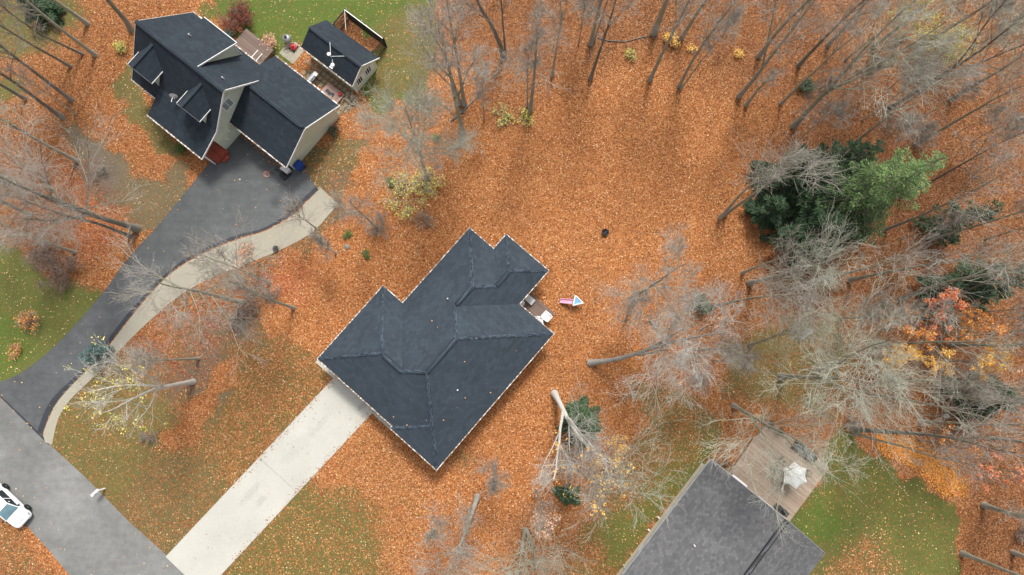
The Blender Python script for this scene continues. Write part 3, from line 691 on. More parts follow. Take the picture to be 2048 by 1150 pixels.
# white trim along rakes and eaves
tr = MB()
for xs in (-.025, 10.075):
    s = 0 if xs < 0 else 1; dn = 0 if s else .09
    tr.bar((xs, 4.2, rz_(4.2) - .07 - dn), (xs, .005, 7.43 - dn), .05, .17)
    if s: tr.bar((xs, -.005, 7.43), (xs, -3.1, rz_(3.1) - .07), .05, .17); tr.bar((xs, -3.1, rz_(3.1) - .07), (9.98 + .025, -5.8, 2.83), .05, .17)
    else: tr.bar((xs, -.005, 7.43 - dn), (xs, -4.17, rz_(4.17) - .07 - dn), .05, .17)
tr.bar((6.805, .2, 7.30), (6.805, 4.16, 5.42), .05, .16); tr.bar((2.95, 4.19, 5.44), (6.83, 4.19, 5.44), .06, .14)
tr.bar((6.54, 3.87, 3.1), (6.54, 3.87, 5.4), .08, .08)
tr.build('trim', 'white_trim', nb)
gtr = MB()
gtr.bar((-.05, 4.26, rz_(4.2) - .06), (10.1, 4.26, rz_(4.2) - .06), .11, .12); gtr.bar((-.05, -4.23, rz_(4.17) - .06), (3.33, -4.23, rz_(4.17) - .06), .11, .12); gtr.bar((3.3, -5.86, 2.84), (10.05, -5.86, 2.84), .11, .12)
gtr.build('gutter', 'gutter', nb)
window(nb, (9.602, -.6, 4.95), (0, 1, 0), 1.1, 1.45, (1, 0, 0), 'pale_glass', panes=2)
for x in (1.6, 5.2, 8.2): window(nb, (x, -3.852, 1.6), (1, 0, 0), 1.0, 1.4, (0, -1, 0))
for x in (3.6, 5.0): window(nb, (x + .6, 3.854, 4.7), (1, 0, 0), .9, .9, (0, 1, 0))
for x in (3.6, 5.7, 7.8, 9.7): MB().box(x - .07, x + .07, -5.6, -5.46, 0, 2.78).build('porch_post', 'white_trim', nb)
q0 = H1.px(461, 297, .45); q1 = H1.px(443, 317, .45); px1 = (q0[0] + q1[0]) / 2; py0 = min(q1[1], -5.0)
MB().box(3.4, px1, py0 - .35, -3.86, .33, .45).build('porch_floor', 'red_boards', nb); MB().box(3.45, px1 - .04, py0 - .30, -3.86, 0, .328).build('porch_skirt', 'red_boards', nb)
MB().box(px1 + .003, px1 + .36, py0 + .1, -4.15, .14, .22).build('porch_step', 'red_boards', nb)
m = MB()
for y_ in (py0 - .28, -4.2): m.bar((px1 - .06, y_, .45), (px1 - .06, y_, 1.25), .08, .08)
m.bar((px1 - .06, py0 - .28, 1.28), (px1 - .06, py0 + .35, 1.28), .1, .05); m.bar((px1 - .06, py0 + .3, .45), (px1 - .06, py0 + .3, 1.26), .06, .06); m.build('porch_railing', 'red_boards', nb)
MB().box(9.605, 9.75, -2.35, -2.2, 1.9, 2.15).build('wall_lamp', 'white_plastic', nb); MB().box(9.605, 9.72, -3.0, -2.85, 1.0, 1.3).build('meter_box', 'white_plastic', nb)
# garage wing
GY0, GY1, GYR, GX1 = -1.65, 5.76, 1.97, 16.45; GS = (5.0 - 2.8) / 3.7
g1 = MB()
g1.slab([(9.62, GY0, 2.8), (GX1, GY0, 2.8), (GX1, GYR, 5.0), (9.62, GYR, 5.0)], .13)
g1.slab([(GX1, GY1, 2.8), (8.7, GY1, 2.8), (8.7, GYR, 5.0), (GX1, GYR, 5.0)], .13)
gr = g1.build('garage_roof', 'shingle_dark', nb)
ridge_vent((10.0, GYR, 5.0), (16.0, GYR, 5.0), .42, 'shingle_dark', gr); cap((9.7, GYR, 5.06), (16.2, GYR, 5.06), .3, 'ridge_shingle_dark', gr)
gw = MB(); gw.box(9.61, 15.92, -1.2, 5.35, 0, 2.75)
g = [(-1.2, 2.75), (5.35, 2.75), (5.35, 2.85), (GYR, 4.83), (-1.2, 2.87)]
gw.add([(15.72, a, b) for a, b in g] + [(15.918, a, b) for a, b in g], [(4, 3, 2, 1, 0), (5, 6, 7, 8, 9)] + [(i, (i + 1) % 5, 5 + (i + 1) % 5, 5 + i) for i in range(5)])
gw.build('garage_wall', 'sage_siding', nb)
gt2 = MB()
gt2.bar((GX1 + .025, GY0, 2.73), (GX1 + .025, GYR - .005, 4.93), .05, .16); gt2.bar((GX1 + .025, GYR + .005, 4.93), (GX1 + .025, GY1, 2.73), .05, .16)
gt2.bar((15.94, -1.22, 0), (15.94, -1.22, 2.75), .09, .09); gt2.bar((15.94, 5.37, 0), (15.94, 5.37, 2.75), .06, .06)
gt2.build('garage_trim', 'white_trim', nb)
gt3 = MB(); gt3.bar((9.6, GY0 - .06, 2.75), (GX1 + .05, GY0 - .06, 2.75), .11, .12); gt3.bar((8.7, GY1 + .06, 2.75), (GX1 + .05, GY1 + .06, 2.75), .11, .12); gt3.build('garage_gutter', 'gutter', nb)
gd = MB()
for k in range(4): gd.box(10.9, 15.3, -1.245, -1.205, .02 + k * .55, .54 + k * .55)
gd.build('garage_door', 'white_trim', nb)
# dish bracket on the street slope
ds = thing('satellite_dish', 'white satellite dish on a bent arm on the dark roof between the dormers', 'dish', H1.world(0, 0))
x, y, z = H1.px(352, 196, 4.6)
for zz_ in np.arange(2.5, 7, .02):
    a = H1.px(356, 197, zz_)
    if abs(rz_(a[1]) - zz_) < .03: x, y, z = a
ds.location = H1.world(x, y, z); ds.rotation_euler = (0, 0, H1.a)
MB().tube([(0, 0, -.05), (0, 0, .45), (.18, -.25, .62)], .035, 6).build('arm', 'grey_metal', ds)
dd = MB(); dd.lathe([(.02, 0), (.22, .03), (.36, .10), (.37, .105), (.22, .045), (.02, .015)], 18); o = dd.build('reflector', 'white_plastic', ds, True); o.location = (-.15, 0, .55); o.rotation_euler = (R(75), 0, R(40))
MB().tube([(-.15, -.1, .5), (.1, -.55, .62), (.22, -.58, .66)], .03, 6).build('feed_horn', 'white_plastic', ds)

# back deck of the neighbour's house
nd = thing('back_deck', 'reddish-brown board deck with a white hand rail behind the dark gabled house', 'deck', H1.world(0, 0), H1.a)
q = [H1.px(*p, .8) for p in ((489, 59), (547, 97), (521, 129), (470, 84))]
dx0, dx1, dy0, dy1 = (q[0][0] + q[3][0]) / 2, (q[1][0] + q[2][0]) / 2, 3.86, (q[0][1] + q[1][1]) / 2
MB().box(dx0, dx1, dy0, dy1, .7, .8).build('board_floor', 'brown_boards', nd, swap=True)
m = MB(); m.box(dx0, dx1, dy1 + .003, dy1 + .05, .3, .79); m.box(dx1 + .003, dx1 + .05, dy0, dy1, .3, .79); m.build('rim_board', 'brown_boards', nd)
for x_ in (dx0 + .2, (dx0 + dx1) / 2, dx1 - .2): MB().box(x_ - .06, x_ + .06, dy1 - .2, dy1 - .08, 0, .698).build('post', 'brown_boards', nd)
m = MB(); xr = dx1 - .55; m.bar((xr, dy0 + .1, 1.7), (xr, dy0 + 1.5, 1.7), .06, .06); m.bar((xr, dy0 + .15, .8), (xr, dy0 + .15, 1.67), .06, .06); m.bar((xr, dy0 + 1.45, .8), (xr, dy0 + 1.45, 1.67), .06, .06)
m.bar((dx1, dy0 + .1, 1.7), (dx1, dy0 + 1.5, 1.7), .06, .06); m.bar((dx1, dy0 + .15, .8), (dx1, dy0 + .15, 1.67), .06, .06); m.bar((dx1, dy0 + 1.45, .8), (dx1, dy0 + 1.45, 1.67), .06, .06); m.build('handrail', 'white_trim', nd)

# --- garden shed
sh = thing('garden_shed', 'sage-green shed with a dark gable roof and two white windows behind the garage', 'shed', (SHED.o[0], SHED.o[1], 0), SHED.a)
m = MB(); SW_, SR, SZE, SZR = 3.52, 1.70, 2.2, 3.6
m.slab([(.0, 0, SZE), (6.22, 0, SZE), (6.28, SR, SZR), (.15, SR, SZR)], .1); m.slab([(6.4, 3.7, SZE - .1), (.15, SW_, SZE), (.15, SR, SZR), (6.28, SR, SZR)], .1)
sr = m.build('roof', 'shingle_dark', sh); cap((.15, SR, SZR), (6.28, SR, SZR), .36, 'ridge_shingle_dark', sr)
m = MB(); m.box(.25, 6.02, .2, 3.35, 0, 2.1); g = [(.2, 2.1), (3.35, 2.1), (3.35, 2.17), (SR, SZR - .13), (.2, 2.24)]
m.add([(5.85, a, b) for a, b in g] + [(6.018, a, b) for a, b in g], [(4, 3, 2, 1, 0), (5, 6, 7, 8, 9)] + [(i, (i + 1) % 5, 5 + (i + 1) % 5, 5 + i) for i in range(5)])
m.build('wall', 'sage_siding', sh)
m = MB(); m.bar((6.27, 0, SZE - .06), (6.32, SR - .003, SZR - .06), .05, .14); m.bar((6.32, SR + .003, SZR - .06), (6.44, 3.7, SZE - .16), .05, .14); m.bar((6.04, .2, 0), (6.04, .2, 2.1), .08, .08); m.build('trim', 'white_trim', sh)
m = MB(); m.bar((-.05, -.06, SZE - .05), (6.27, -.06, SZE - .05), .10, .11); m.build('gutter', 'gutter', sh)
for yy in (1.0, 2.25):
    w_ = window(sh, (6.02, yy, 1.35), (0, 1, 0), .82, 1.15, (1, 0, 0), 'dark_glass', panes=3)
    MB().box(6.025, 6.06, yy + .43, yy + .75, .78, 1.92).build('shutter', 'white_trim', sh)
an = thing('roof_antenna', 'white antenna with two long whips and a drum on the shed roof', 'antenna', SHED.world(*SHED.px(666, 121, 3.0)), SHED.a)
MB().tube([(0, 0, -.45), (0, 0, .9)], .03, 6).build('mast', 'grey_metal', an)
MB().tube([(0, 0, .85), (1.05, .75, 1.0)], .022, 6).build('whip', 'white_plastic', an); MB().tube([(-.1, .1, .75), (-.9, 1.0, .9)], .022, 6).build('whip', 'white_plastic', an)
MB().lathe([(.02, 0), (.17, .01), (.17, .1), (.02, .12)], 14, (-.42, .12, .5)).build('drum', 'white_plastic', an)
m = MB(); m.lathe([(.16, 0), (.18, .2), (.1, .22)], 12, (.42, -.42, .2)); m.box(.25, .6, -.75, -.6, .2, .3); m.tube([(0, 0, .3), (.42, -.42, .3)], .025, 6); m.build('receiver', 'white_plastic', an)

# --- dog kennel fence behind the shed
kn = thing('kennel_fence', 'tall black mesh pen with white top rail behind the shed', 'fence', (SHED.o[0], SHED.o[1], 0), SHED.a)
A, B, C_ = (.60, 5.48), (.64, 3.72), (5.3, 5.48)
KH = 1.75
for nm, p, q in (('mesh_panel', A, B), ('mesh_panel', A, C_), ('mesh_panel', (5.3, 5.46), (5.3, 3.8))):
    L = math.hypot(q[0] - p[0], q[1] - p[1]); k = int(L / .11); m = MB()
    for i in range(k + 1): t = i / k; x = p[0] + (q[0] - p[0]) * t; y = p[1] + (q[1] - p[1]) * t; m.bar((x, y, 0), (x, y, KH - .05), .07, .012, (q[0] - p[0], q[1] - p[1], 0))
    for zz_ in (.1, .6, 1.1, 1.6): m.bar((p[0], p[1], zz_), (q[0], q[1], zz_), .02, .06)
    m.build(nm, 'black_metal', kn)
m = MB(); m.bar((*A, KH), (*C_, KH), .07, .06); m.build('top_rail', 'white_trim', kn)
m = MB(); m.bar((*A, KH - .01), (*B, KH - .01), .06, .06); m.build('top_rail', 'black_metal', kn)
m = MB(); m.bar((A[0], A[1], KH), (1.6, 4.2, 1.0), .05, .05); m.build('brace', 'white_trim', kn)
for p in (A, B, C_, (2.95, 5.48), (5.3, 3.8)): MB().box(p[0] - .05, p[0] + .05, p[1] + .02, p[1] + .12, 0, KH + .03).build('post', 'black_metal', kn)

# --- grey-roofed house at lower right
H3 = Frame(W(1248, 1147, 2.9), R(50.9))
h3 = thing('grey_roof_house', 'house with mottled grey shingle gable roof and cream wall beside the large deck', 'house', (H3.o[0], H3.o[1], 0), H3.a)
m = MB(); RY, RZ3 = -7.0, 5.4; EY = -12.2; X0, X1 = -7, 12.15
m.slab([(X0, RY, RZ3), (X1 - .15, RY, RZ3), (X1, 0, 2.9), (X0, 0, 2.9)], .12); m.slab([(X0, EY, 2.9), (X1 - .1, EY, 2.9), (X1 - .15, RY, RZ3), (X0, RY, RZ3)], .12)
r3 = m.build('roof', 'shingle_grey', h3)
ridge_vent((X0, RY, RZ3), (X1 - .2, RY, RZ3), .40, 'black_metal', r3); cap((X0, RY, RZ3 + .05), (X1 - .2, RY, RZ3 + .05), .36, 'ridge_shingle_grey', r3)
p = H3.px(1389, 1091, 4.1); vent_pipe(p[0], p[1], 2.9 - p[1] * 2.5 / 7.0 - .08, r3, .07, .4)
p = H3.px(1429, 928, 3.1); vent_pipe(p[0] , p[1] , 2.9 - p[1] * 2.5 / 7.0 - .02, r3, .13, .3, 'grey_metal')
m = MB(); m.box(X0 + .3, 11.6, -11.8, -.42, 0, 2.72); g = [(-11.8, 2.72), (-.42, 2.72), (-.42, 2.9), (RY, RZ3 - .16), (-11.8, 2.93)]
m.add([(11.4, a, b) for a, b in g] + [(11.597, a, b) for a, b in g], [(4, 3, 2, 1, 0), (5, 6, 7, 8, 9)] + [(i, (i + 1) % 5, 5 + (i + 1) % 5, 5 + i) for i in range(5)])
m.build('wall', 'cream_siding', h3)
m = MB(); m.bar((X0, .05, 2.84), (X1, .05, 2.84), .09, .11); m.build('gutter', 'grey_metal', h3)
m = MB(); m.bar((X1 + .02, 0, 2.83), (X1 - .13, RY + .003, RZ3 - .07), .04, .14); m.bar((X1 - .13, RY - .003, RZ3 - .07), (X1 - .08, EY, 2.83), .04, .14); m.build('trim', 'grey_metal', h3)
for x_ in (2.5, 6.5): window(h3, (x_, -.418, 1.5), (1, 0, 0), 1.0, 1.1, (0, 1, 0))
m = MB(); m.bar((.2, -.36, 0), (.2, -.36, 2.7), .09, .09); m.bar((4.0, -.3, .35), (4.0, -.1, .35), .12, .12); m.bar((5.4, -.3, .5), (5.4, -.05, .5), .1, .1); m.build('downpipe', 'white_trim', h3)
for nm, a, b, w_, z0, z1 in (('awning', (1461, 957), (1492, 977), .42, 2.35, 2.5), ('awning', (1517, 996), (1548, 1020), .18, 2.35, 2.47)):
    p = H3.px(*a, z1); q = H3.px(*b, z1); y0, y1 = min(p[1], q[1]), max(p[1], q[1]); xm = max(X1, (p[0] + q[0]) / 2)
    m = MB(); m.add([(11.6, y0, z1 + .12), (xm + w_ * .6, y0, z0), (xm + w_ * .6, y1, z0), (11.6, y1, z1 + .12), (11.6, y0, z1 + .2), (xm + w_ * .6, y0, z0 + .07), (xm + w_ * .6, y1, z0 + .07), (11.6, y1, z1 + .2)],
                    [(3, 2, 1, 0), (4, 5, 6, 7), (0, 1, 5, 4), (1, 2, 6, 5), (2, 3, 7, 6), (3, 0, 4, 7)]); m.build(nm, 'white_paint', h3)
m = MB(); m.box(11.605, 11.65, -8.2, -6.4, .6, 2.6); m.build('patio_door', 'window_glass', h3)

# --- its large deck and furniture
d3 = thing('large_deck', 'large weathered grey-brown deck with a white parasol beside the grey-roofed house', 'deck', (H3.o[0], H3.o[1], 0), H3.a)
MB().box(11.62, 18.38, -9.3, -2.73, .5, .6).build('board_floor', 'grey_boards', d3)
m = MB(); m.box(18.383, 18.43, -9.31, -2.72, .2, .594); m.box(11.62, 18.38, -2.727, -2.68, .2, .594); m.box(11.62, 18.38, -9.35, -9.303, .2, .594); m.build('rim_board', 'grey_boards', d3)
for x_ in (12.2, 15, 18.1):
    for y_ in (-9, -6, -3): MB().box(x_ - .08, x_ + .08, y_ - .08, y_ + .08, 0, .498).build('post', 'grey_boards', d3)
DZ = .602
pu = thing('parasol', 'white scalloped six-sided parasol open over the table on the large deck', 'parasol', on_px(H3, 1572, 944, DZ), R(90))
pr = []; n = 6
vs = [(0, 0, 2.42)]; fs = []
for ring, (rr, zz_) in enumerate(((.30, 2.36), (.70, 2.2), (1.16, 1.97))):
    for i in range(24):
        a = 2 * math.pi * i / 24; ph = (i % 4) / 4; dip = 1 - [.0, .15, .21, .15][i % 4] * (ring + .4) / 2.2
        vs.append((rr * dip * math.cos(a), rr * dip * math.sin(a), zz_ - (.0 if i % 4 == 0 else .03 * ring)))
for i in range(24): fs.append((0, 1 + i, 1 + (i + 1) % 24))
for ring in (0, 1):
    for i in range(24): a = 1 + ring * 24; fs.append((a + i, a + 24 + i, a + 24 + (i + 1) % 24, a + (i + 1) % 24))
cm = MB().add(vs, fs).build('canopy', 'parasol_cloth', pu); md_ = cm.modifiers.new('thick', 'SOLIDIFY'); md_.thickness = .012; 
MB().tube([(0, 0, 0), (0, 0, 2.45)], .028, 8).build('pole', 'grey_metal', pu); MB().lathe([(.25, 0), (.25, .06), (.06, .1)], 16).build('base', 'black_metal', pu)
for i in range(6): a = 2 * math.pi * i / 6; MB().bar((.05 * math.cos(a), .05 * math.sin(a), 2.36), (1.10 * math.cos(a), 1.10 * math.sin(a), 1.94), .02, .02).build('rib', 'grey_metal', pu)
MB().lathe([(.03, 0), (.05, .06), (.01, .12)], 8, (0, 0, 2.43)).build('finial', 'white_plastic', pu)
tb = thing('patio_table', 'round dark metal patio table under the white parasol', 'table', on_px(H3, 1574, 949, DZ))
MB().lathe([(.58, .70), (.6, .71), (.6, .735), (.04, .74), (.04, .70)], 24).build('table_top', 'black_metal', tb)
for i in range(4): a = R(45 + 90 * i); MB().bar((.3 * math.cos(a), .3 * math.sin(a), .70), (.45 * math.cos(a), .45 * math.sin(a), 0), .04, .04).build('leg', 'black_metal', tb)
def wire_chair(label, px_, rz, group='dark metal chairs on the large deck'):
    t = thing('metal_chair', label, 'chair', on_px(H3, *px_, DZ), rz, group)
    m = MB()
    for k in range(8): m.box(-.24, .24, -.24 + k * .06, -.205 + k * .06, .42, .44)
    m.build('seat', 'black_metal', t)
    m = MB()
    for k in range(7):
        a = R(200 - 0 * k) ; x = -.24 + k * .08; m.tube([(x, .25, .44), (x * 1.05, .30, .65), (x * 1.0, .34, .9 - .3 * abs(x))], .012, 5)
    m.tube([(-.26, .24, .62), (-.26, .33, .8), (-.15, .345, .9), (.15, .345, .9), (.26, .33, .8), (.26, .24, .62)], .018, 6); m.build('backrest', 'black_metal', t)
    for s in (-1, 1):
        m = MB(); m.tube([(s * .26, .28, .63), (s * .28, -.18, .63), (s * .27, -.22, .44)], .018, 6); m.build('armrest', 'black_metal', t)
        for y in (-.22, .24): m = MB(); m.tube([(s * .23, y, .42), (s * .26, y * 1.1, 0)], .018, 6); m.build('leg', 'black_metal', t)
wire_chair('dark metal chair just north of the white parasol, beneath the branches', (1560, 920), R(25))
wire_chair('dark metal chair on the house side of the white parasol, at its left rim', (1549, 936), R(95))
wire_chair('dark metal chair standing free between the white parasol and the deck edge', (1607, 944), R(-100))
wire_chair('right of two dark metal chairs under branches at the far corner of the deck', (1558, 862), R(20))
wire_chair('left of two dark metal chairs under branches at the far corner of the deck', (1538, 848), R(40))
sf = thing('outdoor_sofa', 'grey-blue cushioned three-seat outdoor sofa at the far edge of the large deck', 'sofa', on_px(H3, 1607, 902, DZ), H3.a + R(-90))
m = MB(); m.box(-1.05, 1.05, -.38, .38, .08, .3); m.build('frame', 'black_metal', sf)
for k in range(3):
    MB().box(-1.0 + k * .67, -.36 + k * .67, -.36, .2, .302, .44).build('seat_cushion', 'cushion', sf, bevel=.04); MB().box(-1.0 + k * .67, -.36 + k * .67, .19, .36, .44, .78).build('back_cushion', 'cushion', sf, bevel=.04)
for s in (-1, 1): MB().box(s * 1.09 - .04, s * 1.09 + .04, -.38, .38, .08, .6).build('armrest', 'black_metal', sf)
for x_ in (-.95, .95):
    for y_ in (-.3, .3): MB().box(x_ - .04, x_ + .04, y_ - .04, y_ + .04, 0, .08).build('leg', 'black_metal', sf)
def grill(label, loc, rz, lid='black_metal', shelf='dark_plastic', s=1.0, shape=0):
    t = thing('barbecue_grill', label, 'grill', loc, rz)
    m = MB(); m.box(-.35, .35, -.25, .25, .55, .8); m.build('firebox', 'black_metal', t)
    m = MB(); vs = []; 
    for x in (-.36, .36):
        for a in range(0, 181, 30): vs.append((x, .27 * math.cos(R(a)), .80 + .24 * math.sin(R(a))))
    m.add(vs, [(i, i + 1, i + 8, i + 7) for i in range(6)] + [tuple(range(7)), tuple(range(13, 6, -1)), (0, 7, 13, 6)]); m.build('lid', lid, t)
    m = MB(); m.bar((-.2, -.29, .88), (.2, -.29, .88), .03, .03); m.build('handle', 'grey_metal', t)
    for sx in (-1, 1): MB().box(sx * .55 - .18, sx * .55 + .18, -.22, .22, .76, .79).build('side_shelf', shelf, t)
    for sx in (-1, 1):
        for sy in (-1, 1): MB().box(sx * .3 - .025, sx * .3 + .025, sy * .2 - .025, sy * .2 + .025, 0, .548).build('leg', 'black_metal', t)
    return t
grill('black barbecue grill on the large deck against the grey-roofed house', on_px(H3, 1556, 1017, DZ), H3.a + R(90), s=.8)
grill('grey barbecue grill with a white side shelf between garage and shed', on_px(SHED, 628, 163, .02), H1.a + R(90), 'grey_metal', 'white_plastic')

# concrete pad with a round kettle cooker and a red mower
pad = sheet('concrete_pad', [(592, 84), (608, 102), (586, 128), (558, 106), (576, 84)], .03, 'tan_concrete', .08)
kt = thing('round_cooker', 'round pale grey kettle cooker with a black cap on the concrete pad by the shed', 'cooker', on_px(SHED, 578, 84, .03))
for i in range(3): a = R(90 + 120 * i); MB().bar((.2 * math.cos(a), .2 * math.sin(a), .35), (.32 * math.cos(a), .32 * math.sin(a), 0), .04, .04).build('leg', 'grey_metal', kt)
MB().lathe([(.1, .3), (.3, .38), (.41, .55), (.43, .72), (.40, .74)], 20).build('bowl', 'grey_metal', kt, True); MB().lathe([(.42, .742), (.40, .85), (.25, .98), (.08, 1.02)], 20).build('lid', 'grey_metal', kt, True)
MB().lathe([(.16, 1.0), (.16, 1.09), (.06, 1.12)], 12).build('cap', 'black_metal', kt)
mw = thing('push_mower', 'red push mower with black handle parked on the concrete pad', 'mower', on_px(SHED, 588, 96, .03), R(-35))
MB().lathe([(.30, .14), (.33, .2), (.30, .32), (.14, .36)], 14).build('deck', 'red_paint', mw, True); MB().lathe([(.13, .355), (.14, .5), (.1, .55)], 12).build('engine', 'red_paint', mw)
for x_ in (-.28, .28):
    for y_ in (-.28, .28):
        o = MB().lathe([(.10, -.03), (.11, 0), (.10, .03)], 12).build('wheel', 'rubber', mw); o.location = (x_, y_, .11); o.rotation_euler = (0, R(90), 0)
m = MB(); m.tube([(-.2, -.25, .25), (-.22, -1.0, .9), (.22, -1.0, .9), (.2, -.25, .25)], .018, 6); m.build('handle', 'black_metal', mw)
# pink plank platform with its two items
pk = thing('plank_platform', 'faded pinkish plank platform against the garage corner beside the shed', 'platform', on_px(SHED, 664, 192, 0), SHED.a)
MB().box(-1.0, 1.0, -.75, .8, .22, .3).build('plank_top', 'pink_boards', pk)
for x_ in (-.9, .9):
    for y_ in (-.65, .7): MB().box(x_ - .06, x_ + .06, y_ - .06, y_ + .06, 0, .218).build('leg', 'pink_boards', pk)
MB().bar((1.05, .7, 0), (1.45, -.1, .75), .05, .05).build('prop_pole', 'grey_boards', pk)
mt = thing('grey_mat', 'crumpled grey mat lying on the pinkish plank platform', 'mat', on_px(SHED, 660, 186, .302), SHED.a)
m = MB(); vs = []; 
for i in range(7):
    for j in range(4): vs.append((-.5 + i * .16, -.18 + j * .11 + .06 * math.sin(i * 1.7), .02 + .03 * math.sin(i * 2.1 + j)))
m.add(vs, [(i * 4 + j, i * 4 + 4 + j, i * 4 + 5 + j, i * 4 + 1 + j) for i in range(6) for j in range(3)]); o = m.build('cloth', 'charcoal', mt); sm_ = o.modifiers.new('thick', 'SOLIDIFY'); sm_.thickness = .02; 
rp = tag(MB().lathe([(.10, 0), (.17, .06), (.18, .22), (.15, .27), (.13, .22), (.03, .2)], 14).build('red_pot', 'red_paint', None, True), 'small round red pot on the pinkish plank platform', 'pot'); rp.location = on_px(SHED, 681, 189, .302)

# blue wheelie bin
bb = thing('wheelie_bin', 'blue wheeled recycling bin at the corner of the sage garage', 'bin', on_px(H1, 603, 336, .02), H1.a)
m = MB(); m.add([(-.26, -.3, .06), (.26, -.3, .06), (.26, .3, .06), (-.26, .3, .06), (-.32, -.38, 1.0), (.32, -.38, 1.0), (.32, .38, 1.0), (-.32, .38, 1.0)], [(3, 2, 1, 0), (4, 5, 6, 7), (0, 1, 5, 4), (1, 2, 6, 5), (2, 3, 7, 6), (3, 0, 4, 7)]); m.build('body', 'blue_plastic', bb, bevel=.03)
m = MB(); m.box(-.35, .35, -.42, .42, 1.003, 1.05); m.box(-.28, .28, -.34, .30, 1.05, 1.085); m.build('lid', 'blue_plastic', bb, bevel=.02); MB().bar((-.28, .46, .98), (.28, .46, .98), .04, .04).build('handle', 'dark_blue_plastic', bb)
for x_ in (-.3, .3): o = MB().lathe([(.10, -.03), (.12, 0), (.10, .03)], 12).build('wheel', 'rubber', bb); o.location = (x_, .32, .12); o.rotation_euler = (0, R(90), 0)

# basketball hoop
b0 = np.array(on_px(H1, 571, 350, .02)); ang = math.atan2(*(W(535, 346, 3.05)[:2] - W(545, 337, 3.05)[:2])[::-1])
bh = thing('basketball_hoop', 'portable basketball hoop with black pole and orange rim by the garage door', 'hoop', tuple(b0), ang)
loc = lambda q: tuple(np.array([[math.cos(ang), math.sin(ang)], [-math.sin(ang), math.cos(ang)]]) @ (np.array(q[:2]) - b0[:2]))
top = loc(W(548, 337, 3.0)); rimc = loc(W(533, 348, 3.05))
MB().box(-.45, .45, -.38, .38, 0, .18).build('base_tank', 'black_metal', bh, bevel=.04)
MB().tube([(0, 0, .1), (top[0] * .5, top[1] * .5, 1.7), (top[0], top[1], 3.0)], .06, 8).build('pole', 'black_metal', bh)
bx = rimc[0] - .42
MB().bar((top[0], top[1], 2.95), (bx - .04, rimc[1], 3.2), .06, .06).build('arm', 'black_metal', bh)
MB().box(bx - .035, bx, rimc[1] - .45, rimc[1] + .45, 2.95, 3.6).build('backboard', 'black_metal', bh)
m = MB(); ring = [(rimc[0] + .25 * math.cos(2 * math.pi * i / 20), rimc[1] + .25 * math.sin(2 * math.pi * i / 20), 3.05) for i in range(21)]; m.tube(ring, .025, 6, False); m.bar((bx, rimc[1], 3.05), (rimc[0] - .22, rimc[1], 3.05), .1, .04); m.build('rim', 'orange_paint', bh)
m = MB()
for i in range(12):
    for s in (-1, 1): a = 2 * math.pi * i / 12; a2 = a + s * .5; m.tube([(rimc[0] + .25 * math.cos(a), rimc[1] + .25 * math.sin(a), 3.03), (rimc[0] + .15 * math.cos(a2), rimc[1] + .15 * math.sin(a2), 2.62)], .012, 4, False)
m.build('net', 'net', bh)
wb = thing('storage_box', 'white lidded storage box standing under the garage eave beside the hoop', 'box', on_px(H1, 574, 341, .02), H1.a)
MB().box(-.38, .38, -.25, .25, 0, .55).build('body', 'white_plastic', wb, bevel=.03); MB().box(-.41, .41, -.28, .28, .553, .62).build('lid', 'white_plastic', wb, bevel=.02)

# --- things in the yard
fp = thing('fire_pit', 'small round black fire bowl alone on the open orange leaves', 'fire pit', on_px(H1, 1210, 466, 0))
MB().lathe([(.08, .12), (.23, .2), (.31, .36), (.33, .37), (.29, .34), (.16, .24), (.02, .22)], 18).build('bowl', 'black_metal', fp, True)
for i in range(3): a = R(20 + 120 * i); MB().bar((.25 * math.cos(a), .25 * math.sin(a), .22), (.4 * math.cos(a), .4 * math.sin(a), 0), .05, .05).build('leg', 'black_metal', fp)
m = MB(); 
for i in range(5): a = random.random() * 6.3; m.tube([(.15 * math.cos(a), .15 * math.sin(a), .3), (-.3 * math.cos(a), -.3 * math.sin(a), .36)], .03, 5)
m.build('charred_logs', 'charcoal', fp)
ts = thing('toy_slide', 'toddler climbing frame with a pink slide and blue triangular deck on the leaves', 'slide', on_px(H1, 1148, 603, 0), 0)
sz = 1.0
tri_px = [(1150.5, 591), (1166, 606), (1146, 611)]
lp = lambda x, y, z: (lambda w: (w[0] - ts.location[0], w[1] - ts.location[1], z))(W(x, y, z))
tri = [lp(*p, .85) for p in tri_px]
MB().prism([t[:2] for t in tri], .80, .85).build('deck', 'sky_plastic', ts)
m = MB()
for i in range(3): m.tube([(*tri[i][:2], .9), (*tri[(i + 1) % 3][:2], .9)], .06, 8)
m.build('rim', 'white_plastic', ts)
for i in range(3): MB().tube([(*tri[i][:2], .88), (tri[i][0] * 1.05, tri[i][1] * 1.05, 0)], .045, 8).build('leg', 'sky_plastic', ts)
a, b = lp(1146, 599, .82), lp(1144, 607.5, .82); c_, d_ = lp(1120, 605.5, .06), lp(1121, 597.5, .06)
v = [Vector(q) for q in (a, b, c_, d_)]; m = MB(); 
m.slab([v[0], v[3], v[2], v[1]], .04)
for p, q in ((v[0], v[3]), (v[1], v[2])): m.bar(p + Vector((0, 0, .08)), q + Vector((0, 0, .08)), .05, .14)
m.build('chute', 'pink_plastic', ts)
m = MB()
for k in range(3): m.tube([(tri[1][0] * .75 + tri[2][0] * .25, tri[1][1] * .75 + tri[2][1] * .25, .2 + .22 * k), (tri[2][0] * .75 + tri[1][0] * .25, tri[2][1] * .75 + tri[1][1] * .25, .2 + .22 * k)], .025, 6)
m.build('ladder', 'white_plastic', ts)
mb_ = thing('mailbox', 'white post-mounted mailbox leaning over the street edge', 'mailbox', on_px(H1, 210, 977, 0), R(-135 + 90))
MB().box(-.06, .06, -.06, .06, 0, 1.08).build('post', 'white_paint', mb_)
